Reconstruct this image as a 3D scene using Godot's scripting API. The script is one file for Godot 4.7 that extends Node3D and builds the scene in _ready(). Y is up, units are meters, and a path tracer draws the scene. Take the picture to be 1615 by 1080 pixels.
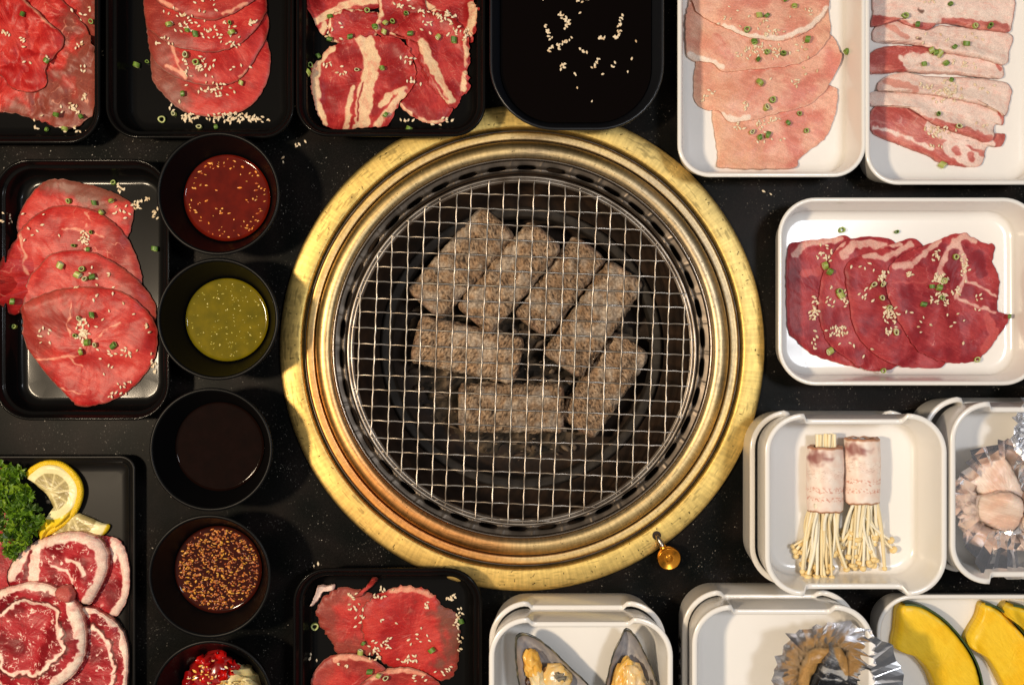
extends Node3D
# A table-top charcoal roaster set among trays of raw meat, seafood and dipping sauces, seen from straight above.
# Outlines were traced at the size they have on the table: 1 unit = 0.5 mm. y is up, x to the right, z towards the diner.

const S := 0.0005
const H := 0.8
const CX := 807.5
const CY := 540.0

var fn := FastNoiseLite.new()
var rg := RandomNumberGenerator.new()
var taken := {}
var M := {}
var PAL := {}
var seed_mesh: ArrayMesh
var scallion_meshes: Array = []

# ------------------------------------------------------------------ small helpers
func at(px: float, py: float, y: float) -> Vector3:
	var k := (H - y) / H * S
	return Vector3((px - CX) * k, y, (py - CY) * k)

func nz(x: float, y: float) -> float:
	return fn.get_noise_2d(x, y)

func c8(r: float, g: float, b: float) -> Color:
	return Color(r, g, b)

func numbered(n: String) -> String:
	var k: int = taken.get(n, 0)
	taken[n] = k + 1
	return n if k == 0 else "%s_%03d" % [n, k]

func tag(o: Node3D, label: String, category: String, group := "", kind := "") -> void:
	if label != "":
		o.set_meta("label", label)
	if category != "":
		o.set_meta("category", category)
	if group != "":
		o.set_meta("group", group)
	if kind != "":
		o.set_meta("kind", kind)

func thing(called: String, label: String, category: String, where: Vector3, group := "") -> Node3D:
	var o := Node3D.new()
	o.name = numbered(called)
	o.position = where
	tag(o, label, category, group)
	add_child(o, true)
	return o

func part(called: String, m: Mesh, mat: Material, parent: Node3D, pos := Vector3.ZERO) -> MeshInstance3D:
	var o := MeshInstance3D.new()
	o.name = called if parent != self else numbered(called)
	o.mesh = m
	o.material_override = mat
	o.position = pos
	parent.add_child(o, true)
	return o

func mat(c: Color, rough: float, metal := 0.0) -> StandardMaterial3D:
	var m := StandardMaterial3D.new()
	m.albedo_color = c
	m.roughness = rough
	m.metallic = metal
	return m

func surf(v: PackedVector3Array, idx: PackedInt32Array, uv := PackedVector2Array(), col := PackedColorArray(), seam_cols := 0, smooth := true) -> ArrayMesh:
	var a := []
	a.resize(Mesh.ARRAY_MAX)
	if smooth:
		var n := PackedVector3Array()
		n.resize(v.size())
		for i in range(0, idx.size(), 3):
			var p := v[idx[i]]
			var f := (v[idx[i + 2]] - p).cross(v[idx[i + 1]] - p)
			n[idx[i]] += f
			n[idx[i + 1]] += f
			n[idx[i + 2]] += f
		if seam_cols > 0:
			for r in range(0, v.size() / seam_cols):
				var s0 := r * seam_cols
				var s1 := s0 + seam_cols - 1
				var t := n[s0] + n[s1]
				n[s0] = t
				n[s1] = t
		for i in n.size():
			n[i] = n[i].normalized() if n[i].length_squared() > 1e-24 else Vector3.UP
		a[Mesh.ARRAY_NORMAL] = n
	a[Mesh.ARRAY_VERTEX] = v
	a[Mesh.ARRAY_INDEX] = idx
	if uv.size() > 0:
		a[Mesh.ARRAY_TEX_UV] = uv
	if col.size() > 0:
		a[Mesh.ARRAY_COLOR] = col
	var m := ArrayMesh.new()
	m.add_surface_from_arrays(Mesh.PRIMITIVE_TRIANGLES, a)
	return m

func grid_idx(rows: int, cols: int, wrap: bool, base := 0) -> PackedInt32Array:
	var r := PackedInt32Array()
	var w := cols if wrap else cols - 1
	for j in rows - 1:
		for i in w:
			var i2 := (i + 1) % cols
			var a := base + j * cols + i
			var b := base + j * cols + i2
			var c := base + (j + 1) * cols + i
			var d := base + (j + 1) * cols + i2
			r.append_array([a, b, c, b, d, c])
	return r

func fan(idx: PackedInt32Array, ring0: int, cols: int, centre: int, down := false) -> void:
	for i in cols:
		var i2 := (i + 1) % cols
		if down:
			idx.append_array([ring0 + i2, ring0 + i, centre])
		else:
			idx.append_array([ring0 + i, ring0 + i2, centre])

# profile points are (radius, height) from the outside over the top to the inside
func lathe(prof: Array, n: int, closed_centre := false) -> ArrayMesh:
	var v := PackedVector3Array()
	var uv := PackedVector2Array()
	var rows := prof.size()
	for j in rows:
		var p: Vector2 = prof[j]
		for i in n + 1:
			var th := TAU * i / n
			v.append(Vector3(p.x * cos(th), p.y, p.x * sin(th)))
			uv.append(Vector2(float(i) / n, float(j) / (rows - 1)))
	var idx := grid_idx(rows, n + 1, false)
	return surf(v, idx, uv, PackedColorArray(), n + 1)

func smooth_prof(pts: Array, sub: int) -> Array:
	var o := []
	for i in pts.size() - 1:
		var p0: Vector2 = pts[maxi(i - 1, 0)]
		var p1: Vector2 = pts[i]
		var p2: Vector2 = pts[i + 1]
		var p3: Vector2 = pts[mini(i + 2, pts.size() - 1)]
		for k in sub:
			o.append(p1.cubic_interpolate(p2, p0, p3, float(k) / sub))
	o.append(pts[-1])
	return o

func torus(R: float, r: float, n: int, m: int) -> ArrayMesh:
	var p := []
	for i in m + 1:
		var a := -TAU * i / m - PI * 0.5
		p.append(Vector2(R - r * cos(a + PI * 0.5) * -1.0, r * sin(a + PI * 0.5) * -1.0))
	return lathe(p, n)

func rr(a: float, b: float, r: float, arc: int, st: int) -> PackedVector2Array:
	var o := PackedVector2Array()
	var cs := [Vector2(a - r, b - r), Vector2(-(a - r), b - r), Vector2(-(a - r), -(b - r)), Vector2(a - r, -(b - r))]
	for q in 4:
		var c: Vector2 = cs[q]
		for i in arc + 1:
			var th := PI * 0.5 * (q + float(i) / arc)
			o.append(c + Vector2(cos(th), sin(th)) * r)
		var e0: Vector2 = o[-1]
		var th2 := PI * 0.5 * (q + 1)
		var e1: Vector2 = cs[(q + 1) % 4] + Vector2(cos(th2), sin(th2)) * r
		for i in range(1, st):
			o.append(e0.lerp(e1, float(i) / st))
	return o

# rounded-rectangle vessel: profile of (inset, height); notch lowers the rim in the middle of the two long sides
func vessel(a: float, b: float, r: float, prof: Array, arc := 12, st := 8, notch := 0.0, notch_y := 0.0) -> ArrayMesh:
	var v := PackedVector3Array()
	var n := 4 * (arc + 1) + 4 * (st - 1)
	for p in prof:
		var ring := rr(a - p.x, b - p.x, maxf(r - p.x, 0.004), arc, st)
		for q in ring:
			var y: float = p.y
			var z := q.y
			if notch > 0.0 and y > notch_y and absf(q.y) > (b - p.x) * 0.98:
				var w := 1.0 - smoothstep(0.52 * a, 0.57 * a, absf(q.x))
				y -= notch * w * clampf((y - notch_y) / 0.004, 0.0, 1.0)
				z -= signf(z) * 0.0042 * w
			v.append(Vector3(q.x, y, z))
	var idx := grid_idx(prof.size(), n, true)
	var last: Vector2 = prof[-1]
	v.append(Vector3(0, last.y, 0))
	fan(idx, (prof.size() - 1) * n, n, v.size() - 1)
	var first: Vector2 = prof[0]
	v.append(Vector3(0, first.y, 0))
	fan(idx, 0, n, v.size() - 1, true)
	return surf(v, idx)

func tube(pts: PackedVector3Array, rad: PackedFloat32Array, sides: int, cap := true) -> ArrayMesh:
	var v := PackedVector3Array()
	var n := pts.size()
	var up := Vector3(0.13, 0.9, 0.31).normalized()
	for j in n:
		var d := (pts[mini(j + 1, n - 1)] - pts[maxi(j - 1, 0)]).normalized()
		var s := d.cross(up).normalized()
		var u := s.cross(d)
		for i in sides:
			var th := TAU * i / sides
			v.append(pts[j] + (s * cos(th) + u * sin(th)) * rad[j])
	var idx := PackedInt32Array()
	for j in n - 1:
		for i in sides:
			var i2 := (i + 1) % sides
			var a := j * sides + i
			var b := j * sides + i2
			idx.append_array([a, b, a + sides, b, b + sides, a + sides])
	if cap:
		v.append(pts[0])
		fan(idx, 0, sides, v.size() - 1, true)
		v.append(pts[n - 1])
		fan(idx, (n - 1) * sides, sides, v.size() - 1)
	return surf(v, idx)

# closed smooth outline from traced points, resampled evenly
func outline(src: Array, n: int, rag: float, sd: float) -> PackedVector2Array:
	var p := PackedVector2Array()
	for i in range(0, src.size(), 2):
		p.append(Vector2(src[i], src[i + 1]))
	var area := 0.0
	for i in p.size():
		var q := p[(i + 1) % p.size()]
		area += p[i].x * q.y - q.x * p[i].y
	if area < 0:
		p.reverse()
	var fine := PackedVector2Array()
	var m := p.size()
	for i in m:
		for k in 8:
			fine.append(p[i].cubic_interpolate(p[(i + 1) % m], p[(i + m - 1) % m], p[(i + 2) % m], k / 8.0))
	var total := 0.0
	for i in fine.size():
		total += fine[i].distance_to(fine[(i + 1) % fine.size()])
	var o := PackedVector2Array()
	var step := total / n
	var acc := 0.0
	var want := 0.0
	for i in fine.size():
		var a := fine[i]
		var b := fine[(i + 1) % fine.size()]
		var l := a.distance_to(b)
		while want < acc + l and o.size() < n:
			o.append(a.lerp(b, (want - acc) / l))
			want += step
		acc += l
	while o.size() < n:
		o.append(fine[-1])
	if rag > 0.0:
		var o2 := o.duplicate()
		for i in n:
			var t := (o[(i + 1) % n] - o[(i + n - 1) % n]).normalized()
			var nn := Vector2(t.y, -t.x)
			o2[i] = o[i] + nn * rag * (nz(o[i].x * 0.08 + sd, o[i].y * 0.08) * 1.5 + nz(o[i].x * 0.35, o[i].y * 0.35 + sd) * 1.0)
		return o2
	return o

func from_crop(ox: float, oy: float, s: float, p: Array) -> Array:
	var o := []
	for i in range(0, p.size(), 2):
		o.append(ox + p[i] / s)
		o.append(oy + p[i + 1] / s)
	return o

# ------------------------------------------------------------------ a height field on which food is laid, one piece over the other
class Field:
	var x0 := 0.0
	var y0 := 0.0
	var w := 0
	var h := 0
	var cell := 2.5
	var k := 0.0005
	var d := PackedFloat32Array()
	func get_y(x: float, y: float) -> float:
		var gx := clampf((x - x0) / cell, 0.0, w - 1.001)
		var gy := clampf((y - y0) / cell, 0.0, h - 1.001)
		var i := int(gx)
		var j := int(gy)
		var fx := gx - i
		var fy := gy - j
		var a := d[j * w + i]
		var b := d[j * w + i + 1]
		var c := d[(j + 1) * w + i]
		var e := d[(j + 1) * w + i + 1]
		return lerpf(lerpf(a, b, fx), lerpf(c, e, fx), fy)

func field_plain(x0: float, y0: float, x1: float, y1: float, y: float) -> Field:
	var f := Field.new()
	f.x0 = x0
	f.y0 = y0
	f.w = int((x1 - x0) / f.cell) + 2
	f.h = int((y1 - y0) / f.cell) + 2
	f.k = (H - y - 0.003) / H * S
	f.d.resize(f.w * f.h)
	f.d.fill(y)
	return f

# a field over the inside of a vessel with centre c and half sizes a, b: floor, then rising to the rim
func field_vessel(c: Vector3, a: float, b: float, r: float, floor_y: float, rim_y: float, fi: float, rw: float) -> Field:
	var hc := floor_y + 0.004
	var f := Field.new()
	f.k = (H - hc) / H * S
	f.x0 = (c.x - a) / f.k + CX
	f.y0 = (c.z - b) / f.k + CY
	f.w = int(2.0 * a / f.k / f.cell) + 2
	f.h = int(2.0 * b / f.k / f.cell) + 2
	f.d.resize(f.w * f.h)
	for j in f.h:
		for i in f.w:
			var x := absf((f.x0 + i * f.cell - CX) * f.k - c.x) - (a - r)
			var z := absf((f.y0 + j * f.cell - CY) * f.k - c.z) - (b - r)
			var inset := r - (Vector2(maxf(x, 0.0), maxf(z, 0.0)).length() + minf(maxf(x, z), 0.0))
			var y := floor_y
			if inset < fi:
				y = floor_y + (rim_y - floor_y) * pow(clampf((fi - inset) / (fi - rw), 0.0, 1.0), 1.4)
			f.d[j * f.w + i] = y
	return f

func fpos(f: Field, x: float, y: float, up := 0.0) -> Vector3:
	return Vector3((x - CX) * f.k, f.get_y(x, y) + up, (y - CY) * f.k)

# ------------------------------------------------------------------ food textures
func poly_dist(p: Vector2, s: Array) -> float:
	var best := 1e9
	for i in range(2, s.size() - 2, 2):
		var a := Vector2(s[i], s[i + 1])
		var b := Vector2(s[i + 2], s[i + 3])
		var ab := b - a
		var t := clampf((p - a).dot(ab) / ab.length_squared(), 0.0, 1.0)
		best = minf(best, p.distance_to(a + ab * t))
	return best

func meat_texture(o: Dictionary, x0: float, y0: float, wpx: float, hpx: float, cen: Vector2, rad: PackedFloat32Array) -> ImageTexture:
	var tpp: float = o.get("tpp", 1.0)
	var w := maxi(8, int(wpx * tpp))
	var h := maxi(8, int(hpx * tpp))
	var data := PackedByteArray()
	data.resize(w * h * 3)
	var pal: Dictionary = PAL[o.kind]
	var base: Color = pal.base
	var deep: Color = pal.deep
	var lite: Color = pal.lite
	var fat: Color = pal.fat
	var brown: Color = pal.get("brown", deep)
	var sd: float = o.seed * 37.3
	var ga: float = o.get("grain", 0.3)
	var cg := cos(ga)
	var sg := sin(ga)
	var marb: float = o.get("marb", pal.get("marb", 0.6))
	var mfreq: float = o.get("mfreq", pal.get("mfreq", 0.024))
	var mw: float = o.get("mw", pal.get("mw", 0.035))
	var brn: float = o.get("brown", 0.0)
	var bdir: Vector2 = o.get("brown_dir", Vector2.ZERO)
	var fibre: float = o.get("fibre", pal.get("fibre", 0.5))
	var warp: float = o.get("warp", 3.0)
	var rimfat: float = o.get("rimfat", 0.0)
	var roll: bool = o.get("roll", false)
	var citrus: bool = o.kind == "lemon"
	var rim_c: Color = brown if o.kind == "beef" else lite
	var rim_a := 0.65 if o.kind == "beef" else 0.35
	var gsz: float = 0.03 if o.kind in ["pumpkin", "fish", "lemon"] else 0.14
	var strokes: Array = o.get("strokes", [])
	var nb := rad.size()
	var at_ := 0
	for j in h:
		for i in w:
			var sx := x0 + (i + 0.5) / w * wpx
			var sy := y0 + (j + 0.5) / h * hpx
			var dx := sx - cen.x
			var dy := sy - cen.y
			var dist := sqrt(dx * dx + dy * dy)
			var ang := fposmod(atan2(dy, dx), TAU)
			var R := rad[int(ang / TAU * nb) % nb]
			var t := dist / R
			var edge := R - dist
			var n1 := nz(sx * 0.016 + sd, sy * 0.016)
			var n2 := nz(sx * 0.055, sy * 0.055 + sd)
			var u := sx * cg + sy * sg
			var vv := -sx * sg + sy * cg
			var g := nz(u * 0.060 + sd, vv * 0.52) * 0.8 + nz(u * 0.018, vv * 0.10 + sd) * 0.5
			var gr := randf() - 0.5
			var wx := sx + warp * n2
			var wy := sy + warp * nz(sx * 0.05 + 77.0, sy * 0.05 - sd)
			var c := base
			if citrus:
				var cc: Vector2 = o.centre
				var rr_: float = o.radius
				var q := Vector2(sx, sy) - cc
				var rl := q.length() / rr_
				var a := q.angle()
				var seg := absf(sin(a * 5.0 + 0.4))
				c = base.lerp(deep, clampf(0.5 + n2, 0.0, 1.0) * 0.6)
				c = c.lerp(lite, clampf(1.0 - seg * rl * 4.0, 0.0, 0.9))
				c = c.lerp(lite, clampf(nz(a * 9.0, rl * 1.5) * 0.8, 0.0, 0.5))
				c = c.lerp(fat, smoothstep(0.62, 0.66, rl + n2 * 0.03))
				c = c.lerp(brown, smoothstep(0.91, 0.95, rl))
			else:
				c = c.lerp(deep, clampf(0.38 + n1 * 1.7 + n2 * 0.35, 0.0, 1.0) * 0.75)
				c = c.lerp(lite, clampf(0.32 - n1 * 1.1 + g * 1.1 - n2 * 0.2, 0.0, 1.0) * fibre)
				if brn > 0.0:
					var bb := t + n1 * 0.5 + n2 * 0.15
					if bdir != Vector2.ZERO:
						bb = (dx * bdir.x + dy * bdir.y) / R + n1 * 0.45 + n2 * 0.2
					c = c.lerp(brown, smoothstep(0.18, 0.68, bb) * brn)
				c = c.lerp(fat, smoothstep(0.40, 0.62, g) * fibre * 0.22)
				if marb > 0.0:
					var m1 := absf(nz(wx * mfreq + sd, wy * mfreq + 50.0))
					var msk := smoothstep(-0.05, 0.30, nz(sx * mfreq * 0.6 - sd, sy * mfreq * 0.6 + 9.0))
					var vein := (1.0 - smoothstep(mw * 0.25, mw, m1)) * msk * marb
					c = c.lerp(fat, vein)
					var m2 := absf(nz(wx * mfreq * 2.3 + 31.0, wy * mfreq * 2.3 + sd))
					c = c.lerp(fat, (1.0 - smoothstep(0.0, mw * 0.9, m2)) * msk * marb * 0.4)
					var m3 := absf(nz(wx * 0.035 + 131.0, wy * 0.035 + sd * 0.5))
					c = c.lerp(deep, (1.0 - smoothstep(0.0, 0.02, m3)) * 0.25)
				if roll:
					var tt := t + nz(ang * 1.1 + sd, 3.0) * 0.10 + n2 * 0.05
					var f1 := smoothstep(0.865, 0.89, tt)
					var f2 := smoothstep(0.59, 0.63, tt) * (1.0 - smoothstep(0.67, 0.70, tt))
					var dk := smoothstep(0.68, 0.70, tt) * (1.0 - smoothstep(0.70, 0.745, tt)) * 0.7
					c = c.lerp(Color(0.25, 0.16, 0.12), dk)
					var fv := fat.lerp(lite, clampf(n2 * 0.5 + 0.05, 0.0, 0.4))
					c = c.lerp(fv, maxf(f1, f2))
				if rimfat > 0.0:
					c = c.lerp(fat, 1.0 - smoothstep(rimfat * 0.7, rimfat * 1.1, edge + n2 * 5.0))
				for s in strokes:
					var half: float = s[1] * 0.5
					var ds := poly_dist(Vector2(wx, wy), s)
					if ds < half + 3.0:
						var m := 1.0 - smoothstep(half - 1.3, half + 1.6, ds + n2 * 1.4 + g * 0.9)
						var sc: Color = pal[s[0]]
						if s[0] == "fat":
							sc = sc.lerp(lite, clampf(g * 0.45 + n2 * 0.4, 0.0, 0.4))
						elif s[0] == "base":
							sc = sc.lerp(deep, clampf(0.4 + n2 * 1.2, 0.0, 1.0) * 0.7).lerp(lite, clampf(0.2 + g, 0.0, 1.0) * 0.4)
						c = c.lerp(sc, m * 0.94)
				c = c.lerp(rim_c, (1.0 - smoothstep(0.5, 3.5, edge)) * rim_a)
			var gain := 1.0 + gr * gsz + g * 0.05
			data[at_] = clampi(int(c.r * gain * 255.0), 0, 255)
			data[at_ + 1] = clampi(int(c.g * gain * 255.0), 0, 255)
			data[at_ + 2] = clampi(int(c.b * gain * 255.0), 0, 255)
			at_ += 3
	return ImageTexture.create_from_image(Image.create_from_data(w, h, false, Image.FORMAT_RGB8, data))

# one slice (or flat piece) of food laid on the field; it drapes over what already lies there
func slice(f: Field, called: String, label: String, cat: String, group: String, o: Dictionary, parent: Node3D = null) -> MeshInstance3D:
	var sd: float = o.seed
	var n: int = o.get("n", 120)
	var ol := outline(o.pts, n, o.get("rag", 0.9), sd * 11.7)
	var th: float = o.get("th", 0.0023)
	var cen := Vector2.ZERO
	for q in ol:
		cen += q
	cen /= n
	if o.has("cen"):
		cen = o.cen
	var lo := ol[0]
	var hi := ol[0]
	for q in ol:
		lo = lo.min(q)
		hi = hi.max(q)
	# radius by angle
	var nb := 180
	var rad := PackedFloat32Array()
	rad.resize(nb)
	for i in n:
		var a := ol[i] - cen
		var b := ol[(i + 1) % n] - cen
		for s in 6:
			var q := a.lerp(b, s / 6.0)
			var bi := int(fposmod(q.angle(), TAU) / TAU * nb) % nb
			rad[bi] = maxf(rad[bi], q.length())
	for i in nb:
		if rad[i] == 0.0:
			rad[i] = maxf(rad[(i + nb - 1) % nb], rad[(i + 1) % nb])
		if rad[i] == 0.0:
			rad[i] = 10.0
	# drape
	var pad := 5
	var i0 := maxi(0, int((lo.x - f.x0) / f.cell) - pad)
	var j0 := maxi(0, int((lo.y - f.y0) / f.cell) - pad)
	var i1 := mini(f.w - 1, int((hi.x - f.x0) / f.cell) + pad)
	var j1 := mini(f.h - 1, int((hi.y - f.y0) / f.cell) + pad)
	var bw := maxi(2, i1 - i0 + 1)
	var bh := maxi(2, j1 - j0 + 1)
	var bot := PackedFloat32Array()
	bot.resize(bw * bh)
	for j in bh:
		for i in bw:
			bot[j * bw + i] = f.d[mini(j + j0, f.h - 1) * f.w + mini(i + i0, f.w - 1)]
	var under := bot.duplicate()
	bot = box_pass(bot, bw, bh, 2, true)
	for _k in 2:
		bot = box_pass(bot, bw, bh, 3, false)
	var wave: float = o.get("wave", 0.0010)
	for j in bh:
		for i in bw:
			var e := j * bw + i
			var x := f.x0 + (i + i0) * f.cell
			var y := f.y0 + (j + j0) * f.cell
			bot[e] = maxf(under[e], bot[e]) + 0.0002 + wave * (0.5 + 0.9 * nz(x * 0.022 + sd * 5.0, y * 0.022) + 0.25 * nz(x * 0.09, y * 0.09 + sd))
	var lf := Field.new()
	lf.x0 = f.x0 + i0 * f.cell
	lf.y0 = f.y0 + j0 * f.cell
	lf.w = bw
	lf.h = bh
	lf.k = f.k
	lf.d = bot
	var uf := Field.new()
	uf.x0 = lf.x0
	uf.y0 = lf.y0
	uf.w = bw
	uf.h = bh
	uf.k = f.k
	uf.d = under
	var droop: float = o.get("droop", 0.65)
	var pw: float = o.get("dome", 9.0)
	# mesh
	var rings: int = o.get("rings", 16)
	var ts := [0.55, 1.0, 1.0]
	var yy := [0.0, 0.0, 0.45]
	var v := PackedVector3Array()
	var uv := PackedVector2Array()
	var ext := hi - lo + Vector2(4, 4)
	var org := lo - Vector2(2, 2)
	for r in rings:
		var t := 1.0 - pow((r + 0.25) / rings, 1.35)
		ts.append(t)
		yy.append(pow(maxf(1.0 - pow(t, pw), 0.0), 1.0 / minf(pw, 3.0)))
	var origin := Vector3((cen.x - CX) * f.k, 0, (cen.y - CY) * f.k)
	origin.y = lf.get_y(cen.x, cen.y)
	var crease: float = o.get("crease", 0.0)
	for r in ts.size():
		var t: float = ts[r]
		for q in ol:
			var p := cen + (q - cen) * t
			var yu := uf.get_y(p.x, p.y) + 0.00015
			var yb := lf.get_y(p.x, p.y)
			yb = lerpf(yb, yu, smoothstep(0.80, 1.0, t) * droop)
			if r == 1:
				yb = yu
			var y: float = yb + th * yy[r]
			if r >= 3:
				y += 0.00022 * nz(p.x * 0.2 + sd, p.y * 0.2) * o.get("bump", 1.0)
				if crease > 0.0:
					y -= crease * (1.0 - smoothstep(0.0, 0.16, absf(nz(p.x * 0.013 + sd, p.y * 0.013 + 40.0))))
			v.append(Vector3((p.x - CX) * f.k, y, (p.y - CY) * f.k) - origin)
			uv.append((p - org) / ext)
	var idx := grid_idx(ts.size(), n, true)
	v.append(Vector3(0, lf.get_y(cen.x, cen.y) + th - origin.y, 0))
	uv.append((cen - org) / ext)
	fan(idx, (ts.size() - 1) * n, n, v.size() - 1)
	v.append(Vector3(0, 0, 0))
	uv.append((cen - org) / ext)
	fan(idx, 0, n, v.size() - 1, true)
	# leave the top behind for what comes next
	for j in bh:
		for i in bw:
			var x := lf.x0 + i * f.cell
			var y := lf.y0 + j * f.cell
			var q := Vector2(x, y) - cen
			var t := q.length() / rad[int(fposmod(q.angle(), TAU) / TAU * nb) % nb]
			if t < 1.0 and i + i0 < f.w and j + j0 < f.h:
				f.d[(j + j0) * f.w + i + i0] = bot[j * bw + i] + th * pow(maxf(1.0 - pow(t, pw), 0.0), 1.0 / minf(pw, 3.0))
	var tex := meat_texture(o, org.x, org.y, ext.x, ext.y, cen, rad)
	var m := StandardMaterial3D.new()
	m.albedo_texture = tex
	m.texture_repeat = false
	m.roughness = o.get("rough", 0.43)
	m.metallic_specular = o.get("spec", 0.38)
	m.heightmap_enabled = true
	m.heightmap_texture = tex
	m.heightmap_scale = o.get("relief", 0.045)
	if o.has("sss"):
		m.subsurf_scatter_enabled = true
		m.subsurf_scatter_strength = o.sss
	var me := surf(v, idx, uv)
	var host: Node3D = self if parent == null else parent
	var r_ := part(called, me, m, host, origin if parent == null else origin - parent.position)
	if parent == null:
		tag(r_, label, cat, group)
	return r_

func box_pass(src: PackedFloat32Array, w: int, h: int, r: int, maxi_: bool) -> PackedFloat32Array:
	var a := PackedFloat32Array()
	a.resize(w * h)
	for j in h:
		for i in w:
			var lo := maxi(0, i - r)
			var hi := mini(w - 1, i + r)
			var s := src[j * w + lo]
			for q in range(lo + 1, hi + 1):
				s = maxf(s, src[j * w + q]) if maxi_ else s + src[j * w + q]
			a[j * w + i] = s if maxi_ else s / (hi - lo + 1)
	var b := PackedFloat32Array()
	b.resize(w * h)
	for j in h:
		var lo := maxi(0, j - r)
		var hi := mini(h - 1, j + r)
		for i in w:
			var s := a[lo * w + i]
			for q in range(lo + 1, hi + 1):
				s = maxf(s, a[q * w + i]) if maxi_ else s + a[q * w + i]
			b[j * w + i] = s if maxi_ else s / (hi - lo + 1)
	return b

# ------------------------------------------------------------------ seeds and scallions
func make_seed() -> ArrayMesh:
	var prof := []
	var v := PackedVector3Array()
	var rows := 6
	var n := 7
	for j in rows + 1:
		var t := float(j) / rows
		var z := lerpf(-0.00165, 0.00165, t)
		var r := 0.0011 * pow(sin(PI * clampf(t, 0.03, 0.97)), 0.75) * lerpf(1.12, 0.62, t)
		for i in n:
			var th := TAU * i / n
			v.append(Vector3(r * cos(th), r * 0.62 * sin(th), z))
	var idx := PackedInt32Array()
	for j in rows:
		for i in n:
			var i2 := (i + 1) % n
			idx.append_array([j * n + i, (j + 1) * n + i, j * n + i2, j * n + i2, (j + 1) * n + i, (j + 1) * n + i2])
	return surf(v, idx)

func sesame(f: Field, label: String, spots: Array, sd: int, floor_only := false) -> void:
	rg.seed = sd
	var xf: Array[Transform3D] = []
	var cs: Array[Color] = []
	for s in spots:
		for k in int(s[2]):
			var a := rg.randf() * TAU
			var r := pow(rg.randf(), 0.75)
			var x: float = s[0] + cos(a) * r * s[3]
			var y: float = s[1] + sin(a) * r * s[4]
			if x < f.x0 or y < f.y0 or x > f.x0 + f.w * f.cell or y > f.y0 + f.h * f.cell:
				continue
			var b := Basis.from_euler(Vector3(rg.randf_range(-0.35, 0.35), rg.randf() * TAU, rg.randf_range(-0.4, 0.4))).scaled(Vector3.ONE * rg.randf_range(0.72, 1.02))
			xf.append(Transform3D(b, fpos(f, x, y, 0.0006)))
			var t := rg.randf()
			cs.append(Color(0.82, 0.68, 0.48).lerp(Color(0.62, 0.40, 0.20), pow(t, 2.5)).lerp(Color(0.88, 0.76, 0.56), rg.randf() * 0.5))
	var mm := MultiMesh.new()
	mm.transform_format = MultiMesh.TRANSFORM_3D
	mm.use_colors = true
	mm.mesh = seed_mesh
	mm.instance_count = xf.size()
	for i in xf.size():
		mm.set_instance_transform(i, xf[i])
		mm.set_instance_color(i, cs[i])
	var o := MultiMeshInstance3D.new()
	o.name = numbered("sesame_seeds")
	o.multimesh = mm
	o.material_override = M.seed
	tag(o, label, "sesame seeds", "", "stuff")
	add_child(o, true)

func make_scallion(r: float, h: float, squash: float, col: Color, inner: Color) -> ArrayMesh:
	var v := PackedVector3Array()
	var cc := PackedColorArray()
	var n := 12
	var prof := [Vector2(r * 0.97, -h * 0.5), Vector2(r, -h * 0.3), Vector2(r, h * 0.35), Vector2(r * 0.93, h * 0.5), Vector2(r * 0.66, h * 0.5), Vector2(r * 0.60, h * 0.35), Vector2(r * 0.58, -h * 0.5), Vector2(r * 0.97, -h * 0.5)]
	for j in prof.size():
		for i in n:
			var th := TAU * i / n
			var w := 1.0 + 0.06 * sin(th * 3.0 + r * 9000.0)
			v.append(Vector3(prof[j].x * w * cos(th), prof[j].y + 0.12 * h * sin(th + 1.0), prof[j].x * w * squash * sin(th)))
			cc.append(inner if j >= 3 and j < 7 else col.lerp(inner, 0.25 if (i % 3) == 0 else 0.0))
	return surf(v, grid_idx(prof.size(), n, true), PackedVector2Array(), cc)

func ordinal(n: int) -> String:
	var ones := ["", "first", "second", "third", "fourth", "fifth", "sixth", "seventh", "eighth", "ninth", "tenth", "eleventh", "twelfth", "thirteenth", "fourteenth", "fifteenth", "sixteenth", "seventeenth", "eighteenth", "nineteenth"]
	if n < 20:
		return ones[n]
	return "twentieth" if n == 20 else "thirtieth" if n == 30 else ("twenty-" if n < 30 else "thirty-") + ones[n % 10]

func scallion(f: Field, where: String, group: String, spots: Array, sd: int) -> void:
	rg.seed = sd
	var order := []
	for i in range(0, spots.size(), 2):
		order.append(spots[i])
	order.sort()
	var used := {}
	for i in range(0, spots.size(), 2):
		var k := rg.randi() % scallion_meshes.size()
		var o := part("scallion_ring", scallion_meshes[k], M.green, self, fpos(f, spots[i], spots[i + 1], 0.0016))
		var standing := rg.randf() < 0.45
		o.rotation = Vector3(rg.randf_range(-0.25, 0.25) if standing else PI * 0.5 + rg.randf_range(-0.3, 0.3), rg.randf() * TAU, rg.randf_range(-0.2, 0.2))
		if not standing:
			o.position.y += 0.0007
		o.scale = Vector3.ONE * rg.randf_range(0.72, 1.08)
		var at_ := order.find(spots[i]) + 1
		while used.has(at_):
			at_ += 1
		used[at_] = true
		var tone: String = ["green", "dark green", "yellowish green", "dark green", "pale green"][k]
		tag(o, "%s scallion %s on the %s, %s from the left" % [tone, "ring" if standing else "tipped piece", where, ordinal(at_)], "scallion", group)

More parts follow.
